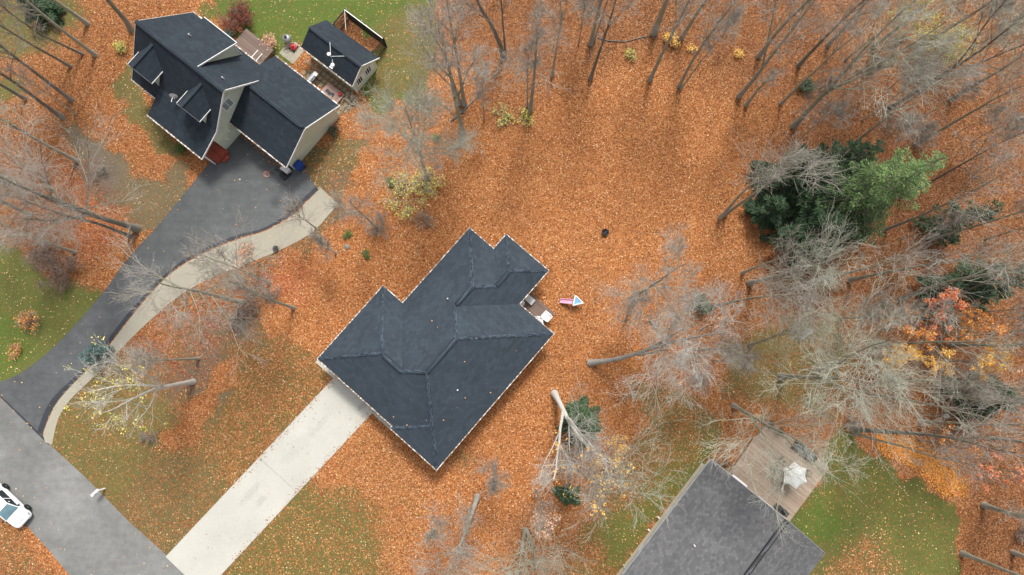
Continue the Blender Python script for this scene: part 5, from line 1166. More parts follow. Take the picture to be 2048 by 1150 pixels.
# base on the ground, marks along the trunk, height, label, options
TREES = [
 # upper left
 ((262, 60), [(250, 38), (232, 18), (214, 0)], 17, 'dark leaning trunk rising behind the far gable end of the dark-roofed house', dict(r0=.24, bk='bark_dark')),
 ((191, 110), [(139, 71), (95, 38)], 17, 'straight bare tree nearest the side of the dark gabled house, upper left', dict(r0=.19)),
 ((166, 108), [(130, 92), (96, 76)], 14, 'thin dark bare tree just left of the straight one nearest the gabled house', dict(r0=.13, bk='bark_dark')),
 ((176, 48), [(150, 29), (120, 8)], 17, 'bare tree over the dark evergreen corner at the top left edge', dict(r0=.2)),
 ((141, 133), [(110, 115), (60, 88)], 16, 'slender bare tree in the middle of the upper left orange grove', dict(r0=.14, bk='bark_dark')),
 ((143, 200), [(110, 175), (40, 122)], 18, 'bare tree whose foot stands by the bare soil corner at upper left', dict(r0=.18, tw='twig_brown', bk='bark_dark')),
 ((125, 235), [(85, 207), (20, 157)], 18, 'dark trunked bare tree below the upper left grove, leaning to the frame edge', dict(r0=.2, bk='bark_dark')),
 ((152, 229), [(128, 210), (100, 190)], 9, 'spindly sapling beside the dark trunked tree at upper left', dict(r0=.07, spread=1.8, dens=.7, cat='sapling', name='sapling')),
 ((51, 198), [(25, 183), (0, 168)], 15, 'bare tree half out of frame on the left edge above the red leaves', dict(r0=.17, bk='bark_dark')),
 ((156, 322), [(110, 300), (50, 265)], 17, 'bare tree at the left end of the grey soil patch', dict(r0=.17, tw='twig_green', spread=4.5)),
 ((275, 457), [(210, 438), (150, 420), (86, 392)], 18, 'big lichened bare tree leaning left from the edge of the asphalt driveway', dict(r0=.3, spread=5.5, tw='twig_grey', bk='bark_dark', forks=2, dens=1.4, wide=True)),
 ((262, 473), [(200, 448), (120, 428)], 15, 'second lichened trunk just below the big one beside the asphalt driveway', dict(r0=.18, spread=4.2, tw='twig_grey', bk='bark_dark', dens=1.2)),
 ((150, 505), [(110, 490), (60, 472)], 14, 'bare tree over the dark reddish thicket left of the asphalt driveway', dict(r0=.15, spread=4.2, tw='twig_brown', dens=1.2)),
 ((60, 430), [(30, 415), (0, 400)], 15, 'bare tree with pale crown at the left frame edge beside the red leaves', dict(r0=.18, spread=4.5, tw='twig_green')),
 # between the driveway and the big house
 ((486, 605), [(440, 594), (400, 583), (340, 572)], 16, 'bare grey tree spreading its fan of twigs over the asphalt driveway', dict(r0=.24, spread=5.2, dens=1.3, cs=.42, wide=True)),
 ((588, 616), [(540, 599), (500, 585), (455, 560)], 14, 'bare tree forked low, leaning over the pale concrete strip', dict(r0=.16, spread=3.6, forks=1)),
 ((540, 566), [(490, 543), (450, 528), (411, 513)], 14, 'thin bare tree whose crown hides the kink in the fresh tar edge', dict(r0=.11, spread=3.8, dens=1.1)),
 ((398, 717), [(350, 719), (310, 721)], 13, 'small grey bare tree on the dark soil right of the blue spruce', dict(r0=.12, spread=3.2, dens=1.2, cs=.35)),
 ((386, 763), [(350, 769), (300, 781), (255, 803), (215, 826)], 14.5, 'white barked birch leaning over the lawn with sparse yellow leaves', dict(r0=.22, spread=4.6, cs=.38, tw='twig_white', bk='birch_bark', leaves='yellow', nleaf=380, dens=.5, name='birch', n1=10, forks=2)),
 ((632, 456), [(610, 440), (592, 429)], 7, 'thin sapling arching its bare branches over the end of the concrete strip', dict(r0=.07, spread=2.4, dens=.5, tw='twig_brown', bk='bark_dark', cat='sapling', name='sapling')),
 ((756, 458), [(725, 428), (697, 402)], 11, 'bare tree with greenish stem beside the yellow shrub and concrete strip end', dict(r0=.12, spread=3.0)),
 ((672, 508), [(652, 490), (640, 482)], 7, 'small grey sapling in the leaves above the big house', dict(r0=.06, spread=1.8, cat='sapling', name='sapling')),
 # top, middle
 ((855, 360), [(838, 300), (822, 250), (806, 205)], 16, 'bare tree with round pale crown standing right in front of the garden shed', dict(r0=.2, spread=5.0, dens=1.9, cs=.40, tw='twig_green', wide=True, n1=21)),
 ((926, 265), [(908, 190), (893, 110), (880, 70)], 20, 'tallest grey-green trunk left of the clearing with white foot', dict(r0=.24, spread=4.5, forks=1, cs=.5)),
 ((929, 210), [(918, 140), (908, 78), (897, 30)], 20, 'pale lichened trunk directly behind the tallest one left of the clearing', dict(r0=.2, spread=3.8, cs=.55)),
 ((921, 208), [(905, 160), (895, 128)], 17, 'leaning companion trunk crossing behind the two tallest at top', dict(r0=.17, spread=3.6)),
 ((1008, 114), [(1000, 88), (984, 50), (955, 8)], 18, 'dark curved trunk at top centre bending to the left', dict(r0=.26, bk='bark_dark', spread=4.0)),
 ((1011, 108), [(1007, 60), (1003, 15)], 17, 'thin dark stem right behind the curved dark trunk at top centre', dict(r0=.11, bk='bark_dark', spread=2.6)),
 ((1060, 222), [(1068, 160), (1074, 80), (1074, 40)], 17, 'slim straight tree with yellow seedlings round its foot at top centre', dict(r0=.2, spread=3.8, cs=.52, dens=1.1)),
 ((1055, 214), [(1055, 165), (1056, 120)], 13, 'thinner twin stem left of the slim straight tree with yellow seedlings', dict(r0=.09, spread=2.0)),
 ((1105, 150), [(1113, 95), (1125, 30)], 18, 'pale thin trunk in twig haze right of the slim straight tree at top', dict(r0=.12, spread=3.6)),
 ((1181, 88), [(1190, 50), (1203, 0)], 19, 'left trunk of the pair at the top edge right of centre', dict(r0=.2, spread=3.8)),
 ((1188, 84), [(1200, 45), (1212, 10)], 18, 'thin stem sprouting right beside the pair at the top edge', dict(r0=.10, spread=2.5)),
 ((1181, 158), [(1200, 100), (1217, 50), (1230, 8)], 19, 'dark slender trunk standing alone left of the yellow leaf tufts', dict(r0=.17, spread=3.8, bk='bark_dark')),
 ((968, 238), [(966, 190), (964, 150)], 10, 'faint grey sapling between the tall trunks and the straight tree at top', dict(r0=.06, spread=1.3, cat='sapling', name='sapling')),
 # top right
 ((1308, 66), [(1322, 30), (1334, 0)], 20, 'thick pale trunk with dark foot at the top edge', dict(r0=.29, spread=4)),
 ((1300, 160), [(1325, 105), (1348, 62), (1376, 4)], 20, 'mossy trunk leaning past the bright yellow tuft at the top of the clearing', dict(r0=.2, spread=4)),
 ((1362, 78), [(1385, 40), (1408, 4)], 19, 'grey trunk above the small yellow tuft, right of the bright one', dict(r0=.2, spread=4)),
 ((1358, 173), [(1385, 120), (1420, 68), (1470, 4)], 19, 'left stem of the thin V-shaped pair on the upper edge of the clearing', dict(r0=.16, spread=3.5)),
 ((1361, 179), [(1400, 125), (1456, 58)], 15, 'right, thinner stem of the V-shaped pair on the upper edge of the clearing', dict(r0=.09, spread=2.0)),
 ((1517, 113), [(1545, 75), (1575, 40), (1612, 6)], 19, 'grey forked trunk upper left of the three leaning trunks at top right', dict(r0=.2, spread=4.2, forks=1)),
 ((1478, 193), [(1510, 155), (1540, 115), (1580, 65), (1620, 12)], 20, 'long mossy trunk at the upper right corner of the clearing', dict(r0=.21, spread=4.4, forks=1)),
 ((1492, 211), [(1515, 180), (1535, 160)], 8, 'short broken trunk at the foot of the long mossy trunk', dict(r0=.16, spread=1.4, dens=.5)),
 ((1597, 131), [(1630, 95), (1665, 60), (1700, 25)], 18, 'dark trunk with black foot in the top right woods', dict(r0=.18, bk='bark_dark', spread=4.2)),
 ((1561, 208), [(1600, 170), (1645, 128), (1690, 85)], 17, 'thin grey trunk in twig haze above the evergreens', dict(r0=.13, spread=3.8)),
 ((1588, 252), [(1640, 195), (1680, 155), (1730, 95), (1790, 35)], 20, 'big forked trunk above the bright orange patch at top right', dict(r0=.26, spread=5.5, forks=2, tw='twig_green', dens=1.1)),
 ((1778, 217), [(1830, 185), (1885, 148), (1950, 110)], 18, 'dark low forked tree below the yellow foliage at top right', dict(r0=.22, spread=5.2, bk='bark_dark', tw='twig_green', forks=2)),
 ((1655, 90), [(1690, 55), (1720, 20)], 18, 'bare tree at the top edge left of the yellow foliage', dict(r0=.17, spread=4.5)),
 ((1745, 95), [(1790, 60), (1840, 20)], 18, 'bare tree in the top right corner above the yellow foliage', dict(r0=.18, spread=5, tw='twig_green')),
 ((1840, 95), [(1890, 62), (1950, 25)], 17, 'bare tree in the far top right corner with greenish twigs', dict(r0=.18, spread=5, tw='twig_green')),
 ((1690, 120), [(1725, 92), (1765, 60)], 14, 'thin understory tree with yellow foliage at top right', dict(r0=.1, spread=3.2, leaves='yellow', nleaf=1500, name='yellow_tree')),
 # right of the clearing
 ((1440, 436), [(1475, 395), (1520, 350), (1575, 305), (1640, 255)], 18, 'upper stem of the smooth twin trunks left of the dark evergreens', dict(r0=.17, spread=3.0, cs=.55, dens=.75)),
 ((1449, 430), [(1500, 393), (1560, 350), (1610, 318)], 17, 'lower stem of the smooth twin trunks, its pale crown over the evergreens', dict(r0=.17, spread=4.4, cs=.5, dens=.9)),
 ((1500, 566), [(1545, 555), (1600, 538), (1650, 525), (1700, 505)], 17, 'thick trunk with dark foot leaning right below the evergreens', dict(r0=.24, spread=5, tw='twig_green', forks=1)),
 ((1485, 546), [(1510, 535), (1545, 522)], 13, 'pale short trunk whose crown veils the lower evergreens', dict(r0=.15, spread=3.8, dens=.8)),
 ((1262, 598), [(1310, 567), (1360, 532), (1400, 512), (1440, 480)], 16, 'pale bare tree with its feathery crown at the right rim of the clearing', dict(r0=.2, spread=4.1, dens=1.7, cs=.36, wide=True)),
 ((1251, 640), [(1262, 620), (1275, 600)], 8, 'small bare tree beside the dark stump right of the toy slide', dict(r0=.09, spread=2.6, dens=1.1)),
 ((1180, 726), [(1235, 719), (1275, 706), (1325, 690), (1372, 678)], 17, 'large pale tree lying out to the right of the big house, widest crown', dict(r0=.25, spread=5.2, forks=2, cs=.42, dens=1.25, bk='bark_pale', tw='twig_pale', wide=True, zstep=3)),
 ((1426, 613), [(1500, 596), (1560, 590), (1640, 588)], 17, 'long thin trunk pointing right from the small dark evergreen tuft', dict(r0=.15, spread=4.2, cs=.5)),
 ((1390, 700), [(1430, 698), (1470, 697)], 12, 'bare tree amid the mesh of pale twigs above the sparse lawn', dict(r0=.13, spread=4.2, dens=1.1)),
 ((1562, 752), [(1590, 753), (1625, 755)], 17, 'wide pale tree whose twigs radiate like a star beside the large deck', dict(r0=.26, spread=6.0, forks=3, cs=.42, dens=1.25, tw='twig_green', wide=True)),
 ((1468, 811), [(1500, 830), (1545, 856), (1580, 870)], 15, 'bare tree leaning over the far corner of the large deck', dict(r0=.2, spread=5.2, forks=2, cs=.36, tw='twig_green', dens=1.1, wide=True)),
 ((1500, 690), [(1530, 680), (1560, 668)], 14, 'bare tree between the star-crowned tree and the grey garden bench', dict(r0=.15, spread=4.2, tw='twig_green')),
 # below and right of the big house
 ((1109, 787), [(1120, 806), (1130, 828), (1150, 862)], 14, 'white trunk bending over a dark green conifer right of the big house', dict(r0=.27, spread=3.9, bk='birch_bark', tw='twig_pale', forks=2, cs=.30, dens=1.0, zstep=2.0, n1=15)),
 ((1145, 930), [(1160, 945), (1178, 962)], 13, 'small tree with golden leaves below the conifer', dict(r0=.14, spread=4.2, leaves='gold', nleaf=420, name='golden_tree')),
 ((1205, 935), [(1235, 958), (1265, 985)], 14, 'bare pale tree leaning toward the cream wall of the grey-roofed house', dict(r0=.15, spread=5.0, tw='twig_green', wide=True)),
 ((955, 993), [(943, 1030), (932, 1062), (918, 1095)], 15, 'pale mossy trunk leaning down-left below the big house', dict(r0=.22, spread=4.4, dens=1.1, cs=.48, bk='bark_pale', zstep=3)),
 ((1050, 1060), [(1043, 1100), (1037, 1150)], 16, 'left trunk of the forked pair at the bottom edge', dict(r0=.19, spread=4.5, tw='twig_green', cs=.4)),
 ((1053, 1061), [(1068, 1100), (1073, 1148)], 16, 'right trunk of the forked pair at the bottom edge', dict(r0=.19, spread=4.5, tw='twig_green', cs=.4)),
 ((1074, 980), [(1083, 1010), (1090, 1045)], 10, 'slim tree with faded peach leaves above the forked pair at the bottom', dict(r0=.1, spread=2.6, leaves='peach', nleaf=500, name='peach_leaved_tree')),
 ((990, 935), [(992, 955), (990, 975)], 7, 'small hazy bare sapling just below the lower corner of the big house', dict(r0=.06, spread=2.0, tw='twig_brown', dens=1.2, cat='sapling', name='sapling')),
 # right-hand woods
 ((1708, 858), [(1770, 863), (1850, 868), (1920, 878), (1990, 900)], 20, 'thick dark trunk starting at the tip of the right-hand lawn', dict(r0=.25, spread=4.5, bk='bark_dark', cs=.55)),
 ((1708, 866), [(1760, 882), (1810, 893), (1860, 912)], 16, 'thinner pale trunk diverging just below the thick dark one by the lawn tip', dict(r0=.13, spread=3.4)),
 ((1968, 1010), [(2010, 1024), (2046, 1034)], 17, 'short grey trunk pair lying out of frame above the lower right corner', dict(r0=.22, spread=4)),
 ((1924, 1106), [(1980, 1128), (2040, 1152)], 17, 'double pale trunk in the lower right corner', dict(r0=.2, spread=4, forks=1)),
 ((2026, 1104), [(2048, 1112), (2080, 1124)], 15, 'trunk cut by the frame at the lower right edge', dict(r0=.18, spread=3)),
 ((1745, 789), [(1790, 795), (1842, 805), (1900, 818)], 16, 'thin dark trunk above the thick one at the lawn tip, twigs hanging below', dict(r0=.12, spread=4.2)),
 ((1784, 756), [(1850, 762), (1922, 770)], 16, 'green-grey trunk left of the right edge evergreen, short and straight', dict(r0=.15, spread=3.8)),
 ((1841, 843), [(1900, 845), (1990, 850)], 17, 'thin pale trunk beside the white bucket', dict(r0=.13, spread=3.8)),
 ((1879, 792), [(1940, 796), (2020, 803)], 17, 'trunk passing in front of the small dark evergreen at the right edge', dict(r0=.16, spread=4)),
 ((1980, 876), [(2020, 880), (2060, 886)], 16, 'grey trunk at the right edge above the lawn tip trees', dict(r0=.15, spread=3.5)),
 ((1872, 624), [(1895, 607), (1920, 588)], 13, 'short dark slanting trunk above the golden understory leaves', dict(r0=.15, spread=3.5, bk='bark_dark')),
 ((1741, 689), [(1800, 688), (1870, 683), (1940, 685)], 17, 'long greenish trunk running level through the golden understory leaves', dict(r0=.17, spread=4.5, tw='twig_green')),
 ((1680, 636), [(1750, 634), (1840, 628)], 16, 'faint thin trunk above the level greenish one in the right woods', dict(r0=.11, spread=3.6)),
 ((1700, 560), [(1770, 545), (1850, 530)], 17, 'bare tree between the big bright evergreen and the right edge evergreen', dict(r0=.17, spread=4.8)),
 ((1800, 600), [(1850, 578), (1900, 562), (1990, 545)], 17, 'lichened trunk crossing the dark evergreen at the right edge', dict(r0=.2, spread=4.8, tw='twig_green')),
 ((1800, 395), [(1860, 365), (1930, 325), (2000, 285)], 17, 'dark thin trunk right of the bright evergreen tip', dict(r0=.14, spread=4.6, bk='bark_dark')),
 ((1770, 460), [(1840, 432), (1920, 395)], 17, 'bare tree with silvery crown below the bright evergreen tip', dict(r0=.16, spread=5)),
 ((1860, 480), [(1920, 462), (1990, 440)], 16, 'bare tree with silvery twigs at the right edge, level with the evergreen clump', dict(r0=.15, spread=5)),
 ((1830, 290), [(1890, 255), (1960, 215)], 17, 'bare tree with dense grey twigs at the right edge above the bright evergreen', dict(r0=.16, spread=5, dens=1.1)),
 ((1900, 200), [(1950, 170), (2010, 135)], 17, 'bare tree at the right edge below the top right corner', dict(r0=.16, spread=5, tw='twig_green')),
 ((1690, 300), [(1735, 265), (1780, 230)], 16, 'silvery bare tree hanging over the upper edge of the evergreens', dict(r0=.15, spread=4.6, dens=1.15)),
 ((1640, 560), [(1700, 545), (1760, 530)], 15, 'bare tree in the twig haze just below the evergreen clump', dict(r0=.14, spread=4.6)),
 ((1900, 690), [(1960, 690), (2020, 692)], 16, 'bare tree at the right edge amid the peach coloured leaves', dict(r0=.15, spread=4.5, leaves='peach', nleaf=700)),
]
for base, path, Ht, label, kw in TREES: bare_tree(base, path, Ht, label, **kw)

# understory trees that still hold leaves
for base, path, Ht, label, nm, colr, n in [
 ((1720, 715), [(1745, 716)], 7, 'low tree with golden yellow leaves left of the level greenish trunk', 'golden_tree', 'gold', 1900),
 ((1800, 715), [(1815, 716)], 6, 'low tree with bright golden leaves below the level greenish trunk', 'golden_tree', 'gold', 1700),
 ((1790, 640), [(1825, 632)], 9, 'slender tree with coral red leaves above the golden understory', 'coral_tree', 'coral', 2000),
 ((1760, 660), [(1790, 657)], 7, 'low tree with orange leaves left of the coral red one', 'orange_tree', 'orange', 1600),
 ((1850, 655), [(1885, 650)], 8, 'low tree with orange leaves right of the coral red one', 'orange_tree', 'orange', 1400),
 ((1880, 720), [(1905, 722)], 8, 'low tree with peach-gold leaves near the right edge evergreen', 'golden_tree', 'gold', 1300),
 ((1900, 915), [(1925, 925)], 8, 'young tree with coral leaves beyond the rim of the right-hand lawn', 'coral_tree', 'coral', 600),
 ((1840, 880), [(1865, 886)], 7, 'young tree with orange leaves between the two trunks at the lawn tip', 'orange_tree', 'orange', 600),
 ((1200, 900), [(1215, 915)], 8, 'small tree with dense golden leaves at the edge of the conifer', 'golden_tree', 'gold', 500),
 ((1400, 660), [(1412, 655)], 6, 'small tree with faded coral leaves below the long thin trunk', 'coral_tree', 'peach', 350),
 ((520, 530), [(510, 522)], 5, 'pink-leaved small tree beside the curved concrete strip', 'pink_leaved_tree', 'peach', 600)]:
    bare_tree(base, path, Ht, label, r0=.06, spread=Ht * .33, cs=.25, dens=.7, tw='twig_brown', bk='bark_dark', leaves=colr, nleaf=n, name=nm, group=None, n1=10)

# conifers
conifer((1650, 432), 18, 4.9, 'tall evergreen with a bright green top in the clump right of the clearing', ('dark',), (.0, .0), 32000, .05, tipcol='bright', name='evergreen_tree', open_=.35, leaf=.2)
conifer((1555, 370), 9, 3.6, 'dark evergreen at the upper left of the clump, under the twin trunks', n=7000, open_=.3, name='evergreen_tree')
conifer((1520, 432), 5.5, 2.3, 'low dark evergreen at the left tip of the clump', n=3200, open_=.3, name='evergreen_tree')
conifer((1585, 485), 10, 3.6, 'dark evergreen in the lower middle of the clump', n=7200, open_=.4, name='evergreen_tree')
conifer((1640, 360), 11, 3.0, 'dark evergreen behind the tall bright one, at the top of the clump', n=5200, open_=.35, name='evergreen_tree')
conifer((1590, 420), 7, 2.4, 'dark bushy evergreen in the centre of the clump', n=3800, open_=.35, name='evergreen_tree')
conifer((1890, 580), 11, 3.2, 'dark evergreen at the right edge crossed by a lichened trunk', n=5600, open_=.35, name='evergreen_tree')
conifer((1925, 792), 8, 2.6, 'small dark evergreen at the right edge crossed by a straight trunk', n=4600, open_=.3, name='evergreen_tree')
conifer((1158, 838), 8, 2.4, 'dark green conifer under the white bending trunk', ('mid',), n=5600, open_=.25, name='evergreen_tree')
conifer((1133, 985), 3.2, 1.2, 'low green conifer below the golden-leaved tree', ('mid',), n=2200, open_=.3, name='evergreen_tree')
conifer((206, 714), 3.3, 1.35, 'small blue spruce at the edge of the pale concrete strip', ('spruce',), n=2600, name='blue_spruce', leaf=.26)
conifer((1398, 612), 2.2, 1.0, 'small dark evergreen tuft at the foot of the long thin trunk', ('mid',), n=900, name='evergreen_tree')
conifer((1870, 455), 9, 2.2, 'sparse dark evergreen veiled by silvery twigs at the right edge', n=2000, open_=.5, name='evergreen_tree')
conifer((95, 28), 4.5, 2.2, 'dark green juniper at the top left corner of the frame', n=3400, open_=.2, name='evergreen_tree')
# shrubs
for base, Ht, rad, label, colr, n, kw in [
 ((815, 395), 1.3, 2.4, 'wide loose shrub with yellow-green leaves at the edge of the clearing', 'yellow', 900, dict(stems=30, leaf=.13)),
 ((862, 368), 1.0, 1.6, 'low yellow shrub at the foot of the tree before the shed', 'yellow', 500, dict(stems=22)),
 ((765, 455), 1.2, 1.5, 'bare brown shrub between the yellow shrub and the concrete strip', None, 0, dict(stems=26)),
 ((480, 44), 1.3, 1.6, 'round dark red shrub behind the dark gabled house', 'red', 2300, dict(stems=30, leaf=.13)),
 ((543, 90), .9, .55, 'small rust-orange shrub at the corner of the neighbour deck', 'peach', 500, dict(stems=12)),
 ((462, 71), .6, .35, 'tiny grey-green bush between the red shrub and the deck', 'spruce', 300, dict(stems=8)),
 ((135, 545), 1.6, 2.1, 'reddish brown thicket shrub left of the asphalt driveway', 'brown', 1300, dict(stems=34)),
 ((100, 500), 1.5, 1.8, 'dark brown thicket shrub above the reddish one, left of the driveway', 'brown', 700, dict(stems=30)),
 ((70, 645), 1.1, 1.1, 'orange and brown shrub on the green lawn at the left edge', 'orange', 500, dict(stems=20)),
 ((34, 702), .5, .8, 'low orange-brown heap of a shrub on the brightest lawn at the left', 'orange', 320, dict(stems=12, leaf=.09)),
 ((783, 363), .45, .35, 'single bright green tuft on the orange leaves above the yellow shrub', 'green', 380, dict(stems=10, leaf=.1)),
 ((874, 278), .4, .28, 'little green tuft near the foot of the tallest grey-green trunk', 'green', 240, dict(stems=8, leaf=.1)),
 ((697, 471), .4, .35, 'small pale green tuft left of the dark stone', 'green', 220, dict(stems=8, leaf=.1)),
 ((735, 508), .35, .35, 'small green tuft just above the big house', 'green', 200, dict(stems=8, leaf=.1)),
 ((250, 97), .7, .55, 'yellow-green bush at the far corner of the gabled house', 'yellow', 420, dict(stems=12)),
 ((362, 297), .45, .4, 'green clump at the front eave of the gabled house', 'green', 300, dict(stems=10)),
 ((1050, 236), .5, .9, 'yellow seedlings round the foot of the slim straight tree', 'yellow', 330, dict(stems=16)),
 ((1005, 232), .5, 1.2, 'scattered yellow-green seedlings left of the slim straight tree', 'yellow', 260, dict(stems=22)),
 ((1341, 84), .8, .6, 'bright yellow leaf tuft beside the mossy leaning trunk', 'gold', 480, dict(stems=12)),
 ((1384, 100), .4, .35, 'small bright yellow tuft right of the larger one', 'gold', 130, dict(stems=7)),
 ((1476, 110), .5, .35, 'small yellow tuft alone left of the forked trunk at top right', 'gold', 150, dict(stems=7)),
 ((1262, 112), .5, .6, 'pale yellow seedlings at the top rim of the clearing', 'yellow', 170, dict(stems=12)),
 ((1610, 175), .8, .7, 'dark green bush in the twig haze at top right', 'dark', 700, dict(stems=14)),
 ((1862, 105), 3.0, 2.4, 'tall yellow-green bush in the top right woods', 'yellow', 2800, dict(stems=30)),
 ((480, 640), .9, 1.3, 'grey bare shrub on the dark soil left of the big house', None, 0, dict(stems=26, tw='twig_grey')),
 ((500, 612), .9, 1.2, 'rusty brown thicket on the red leaves between the driveway and the big house', 'brown', 700, dict(stems=24)),
 ((548, 590), .8, 1.0, 'dark bare shrub between the two leaning trunks left of the big house', None, 0, dict(stems=22)),
 ((205, 345), .8, .9, 'dark bare shrub on the grey soil patch below the upper left grove', None, 0, dict(stems=20)),
 ((300, 870), .7, .8, 'dead bare shrub below the birch', None, 0, dict(stems=14)),
 ((668, 262), .5, .5, 'low dark shrub between garage wall and orange leaves', 'dark', 160, dict(stems=12)),
 ((1440, 935), .9, .9, 'brown shrub at the near corner of the grey-roofed house', 'brown', 420, dict(stems=18)),
 ((1700, 845), .9, .8, 'dark bare shrub at the tip of the right-hand lawn', None, 0, dict(stems=18)),
 ((2046, 1068), 1.0, .9, 'dark brush heap at the right frame edge', 'brown', 300, dict(stems=18)),
 ((845, 445), .8, 1.2, 'bare brown shrub above the left corner of the big house roof', None, 0, dict(stems=20))]:
    shrub(base, Ht, rad, label, colr, n, **kw)

# slim saplings crowding the woods: copies of three, all alike
def copy_tree(o, loc, rz, sc):
    c = o.copy(); COL.objects.link(c); c.location = loc; c.rotation_euler = (0, 0, rz); c.scale = (sc, sc, sc)
    for ch in o.children: d = ch.copy(); COL.objects.link(d); d.parent = c
    return c
SG = 'slim saplings crowding the woods'
LBL = 'slim leafless sapling, one of many alike crowding the leaf-covered woods'
protos = [bare_tree((1760, 330), [], 8, LBL, r0=.055, spread=2.0, cs=.3, tw='twig_grey', cat='sapling', name='slim_sapling', group=SG),
          bare_tree((1655, 215), [], 9.5, LBL, r0=.065, spread=2.4, cs=.35, tw='twig_brown', cat='sapling', name='slim_sapling', group=SG),
          bare_tree((1950, 640), [], 7, LBL, r0=.05, spread=2.2, cs=.25, tw='twig_grey', cat='sapling', name='slim_sapling', group=SG)]
spots = []
SR_ = np.random.default_rng(5)
AREAS = [((1560, 1990), (20, 330), 44), ((1700, 2020), (330, 700), 20), ((1730, 2020), (700, 900), 9), ((1330, 1560), (10, 100), 7), ((40, 170), (240, 470), 9), ((1270, 1450), (640, 800), 8), ((1040, 1280), (20, 130), 6), ((1500, 1700), (600, 760), 7), ((900, 1080), (1000, 1130), 6), ((1900, 2030), (900, 1100), 3)]
for (xa, xb), (ya, yb), n in AREAS:
    for k in range(int(n * .4)):
        q = W(SR_.uniform(xa, xb), SR_.uniform(ya, yb)); p = protos[SR_.integers(0, 3)]
        copy_tree(p, tuple(q), SR_.uniform(0, 6.28), SR_.uniform(.65, 1.25))

# ------------------------------------------------------------------ loose leaves: on litter, lawns, paving, roofs
LR = np.random.default_rng(11)
def scatter(name, n, xr, yr, keep, z, size, cols, flat=.35):
    X = LR.uniform(*xr, n); Y = LR.uniform(*yr, n); Zn = zones(X, Y); m = keep(X, Y, Zn); X, Y, Zn = X[m], Y[m], Zn[m]
    C = np.stack([X, Y, z + LR.uniform(0, .03, len(X))], 1); V, Q = leaf_quads(C, size, LR, flat)
    pal_ = np.array(cols); k = LR.integers(0, len(pal_), len(X)); c = pal_[k] * LR.uniform(.70, 1.28, (len(X), 1))
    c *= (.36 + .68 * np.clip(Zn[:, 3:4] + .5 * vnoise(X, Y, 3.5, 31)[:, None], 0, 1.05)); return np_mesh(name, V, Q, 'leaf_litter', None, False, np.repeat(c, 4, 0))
LC = [(0.466, 0.17, 0.051), (0.417, 0.14, 0.041), (0.33, 0.101, 0.03), (0.524, 0.225, 0.078), (0.601, 0.322, 0.148), (0.233, 0.078, 0.026), (0.388, 0.143, 0.045), (0.475, 0.184, 0.056), (0.126, 0.046, 0.016), (0.436, 0.155, 0.046), (0.378, 0.129, 0.039), (0.679, 0.46, 0.262)]
LL = [(.72, .50, .24), (.66, .40, .17), (.60, .28, .09), (.75, .58, .36), (.55, .22, .06), (.70, .46, .16), (.40, .16, .05)]
PAVE = [np.array(W_) for W_ in ()]
pave_polys = [[W(*p)[:2] for p in dr_up + [(470, 262), (560, 345), (600, 340)] + wk_out[::1][:0] + dr_dn + [(84, 874), (0, 794)]], [W(*p)[:2] for p in wk + [(90, 884)] + wk_out[::-1]], [W(*p)[:2] for p in road_r + road_l[::-1]], wpoly(MH, [(0, 7.7), (0, 12.5), (-21.9, 13.1), (-21.9, 8.3)])]
def on_paving(X, Y):
    m = np.zeros(X.shape, bool)
    for P in pave_polys: m |= polymask(X, Y, [tuple(q) for q in P], .05) > .5
    return m
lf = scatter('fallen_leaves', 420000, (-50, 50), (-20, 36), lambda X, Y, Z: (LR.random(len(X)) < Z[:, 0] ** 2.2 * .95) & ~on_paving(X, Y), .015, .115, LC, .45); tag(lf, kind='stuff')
lf2 = scatter('lawn_leaves', 105000, (-50, 50), (-20, 36), lambda X, Y, Z: (LR.random(len(X)) < np.where(Z[:, 0] < .8, .16 + .36 * Z[:, 0] + .30 * (vnoise(X, Y, 1.3, 9) > .16), 0)) & ~on_paving(X, Y), .02, .115, LL, .4); tag(lf2, kind='stuff')
conc = [tuple(q) for q in pave_polys[3]]
edge = scatter('edge_leaves', 60000, (-25, -2), (-21, 2), lambda X, Y, Z: (polymask(X, Y, conc, .02) > .5) & (polymask(X, Y, conc, 1.3) < LR.random(len(X)) * .45 + .5) & (LR.random(len(X)) < .30), .045, .11, LC, .3); tag(edge, kind='stuff')
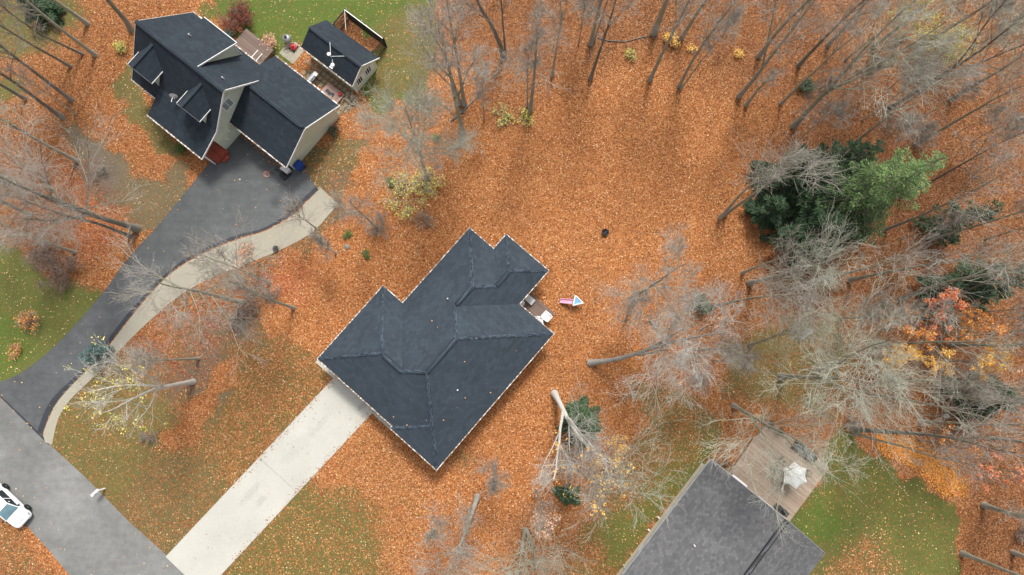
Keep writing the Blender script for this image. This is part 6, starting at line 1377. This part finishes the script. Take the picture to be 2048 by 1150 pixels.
redp = [[tuple(W(*p)[:2]) for p in P] for P in ([(270, 680), (335, 605), (460, 565), (560, 505), (640, 540), (600, 610), (500, 590), (430, 690), (390, 790), (330, 770)], [(60, 310), (160, 300), (215, 380), (270, 455), (230, 520), (90, 520), (40, 400)])]
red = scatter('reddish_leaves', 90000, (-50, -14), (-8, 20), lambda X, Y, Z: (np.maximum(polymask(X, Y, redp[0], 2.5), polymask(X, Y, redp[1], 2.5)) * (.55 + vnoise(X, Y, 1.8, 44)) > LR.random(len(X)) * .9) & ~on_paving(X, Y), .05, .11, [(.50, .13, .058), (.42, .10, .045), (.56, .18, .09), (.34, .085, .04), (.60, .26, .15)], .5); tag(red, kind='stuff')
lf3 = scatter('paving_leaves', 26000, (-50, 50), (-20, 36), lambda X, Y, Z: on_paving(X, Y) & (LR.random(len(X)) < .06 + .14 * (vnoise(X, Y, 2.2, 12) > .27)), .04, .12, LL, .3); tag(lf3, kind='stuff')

rim_poly = [tuple(W(*p)[:2]) for p in [(1735, 868), (1800, 872), (1860, 905), (1930, 960), (1925, 985), (1890, 985), (1835, 930), (1770, 902)]]
lf4 = scatter('bright_leaves', 60000, (33, 46), (-14, -3), lambda X, Y, Z: polymask(X, Y, rim_poly, 1.2) * .9 > LR.random(len(X)), .05, .13, [(.78, .34, .06), (.72, .26, .05), (.80, .44, .12), (.66, .22, .05)], .5); tag(lf4, kind='stuff')

RX = [(-.2 + 15 * LR.random(), 12 * LR.random()) for _ in range(14)]
RX = [(a, b) for a, b in RX if a > .6 and b > .5 and a < 14.8 and b < 11.2]
P_ = np.array([[*MH.world(a, b)[:2], ZE + SL * max(min(a - .25, b, 11.82 - b, 15.46 - a), min(a - 3, b - 4, 11.8 - b, 17.7 - a), min(a - .25, 14.15 - b, 8.75 - a, b - 2)) + .05] for a, b in RX])
V_, Q_ = leaf_quads(P_, .11, LR, .3); rl = np_mesh('roof_leaves', V_, Q_, 'leaf_litter', None, False, np.repeat(np.array([(.70, .36, .16)] * len(P_)), 4, 0)); tag(rl, kind='stuff')
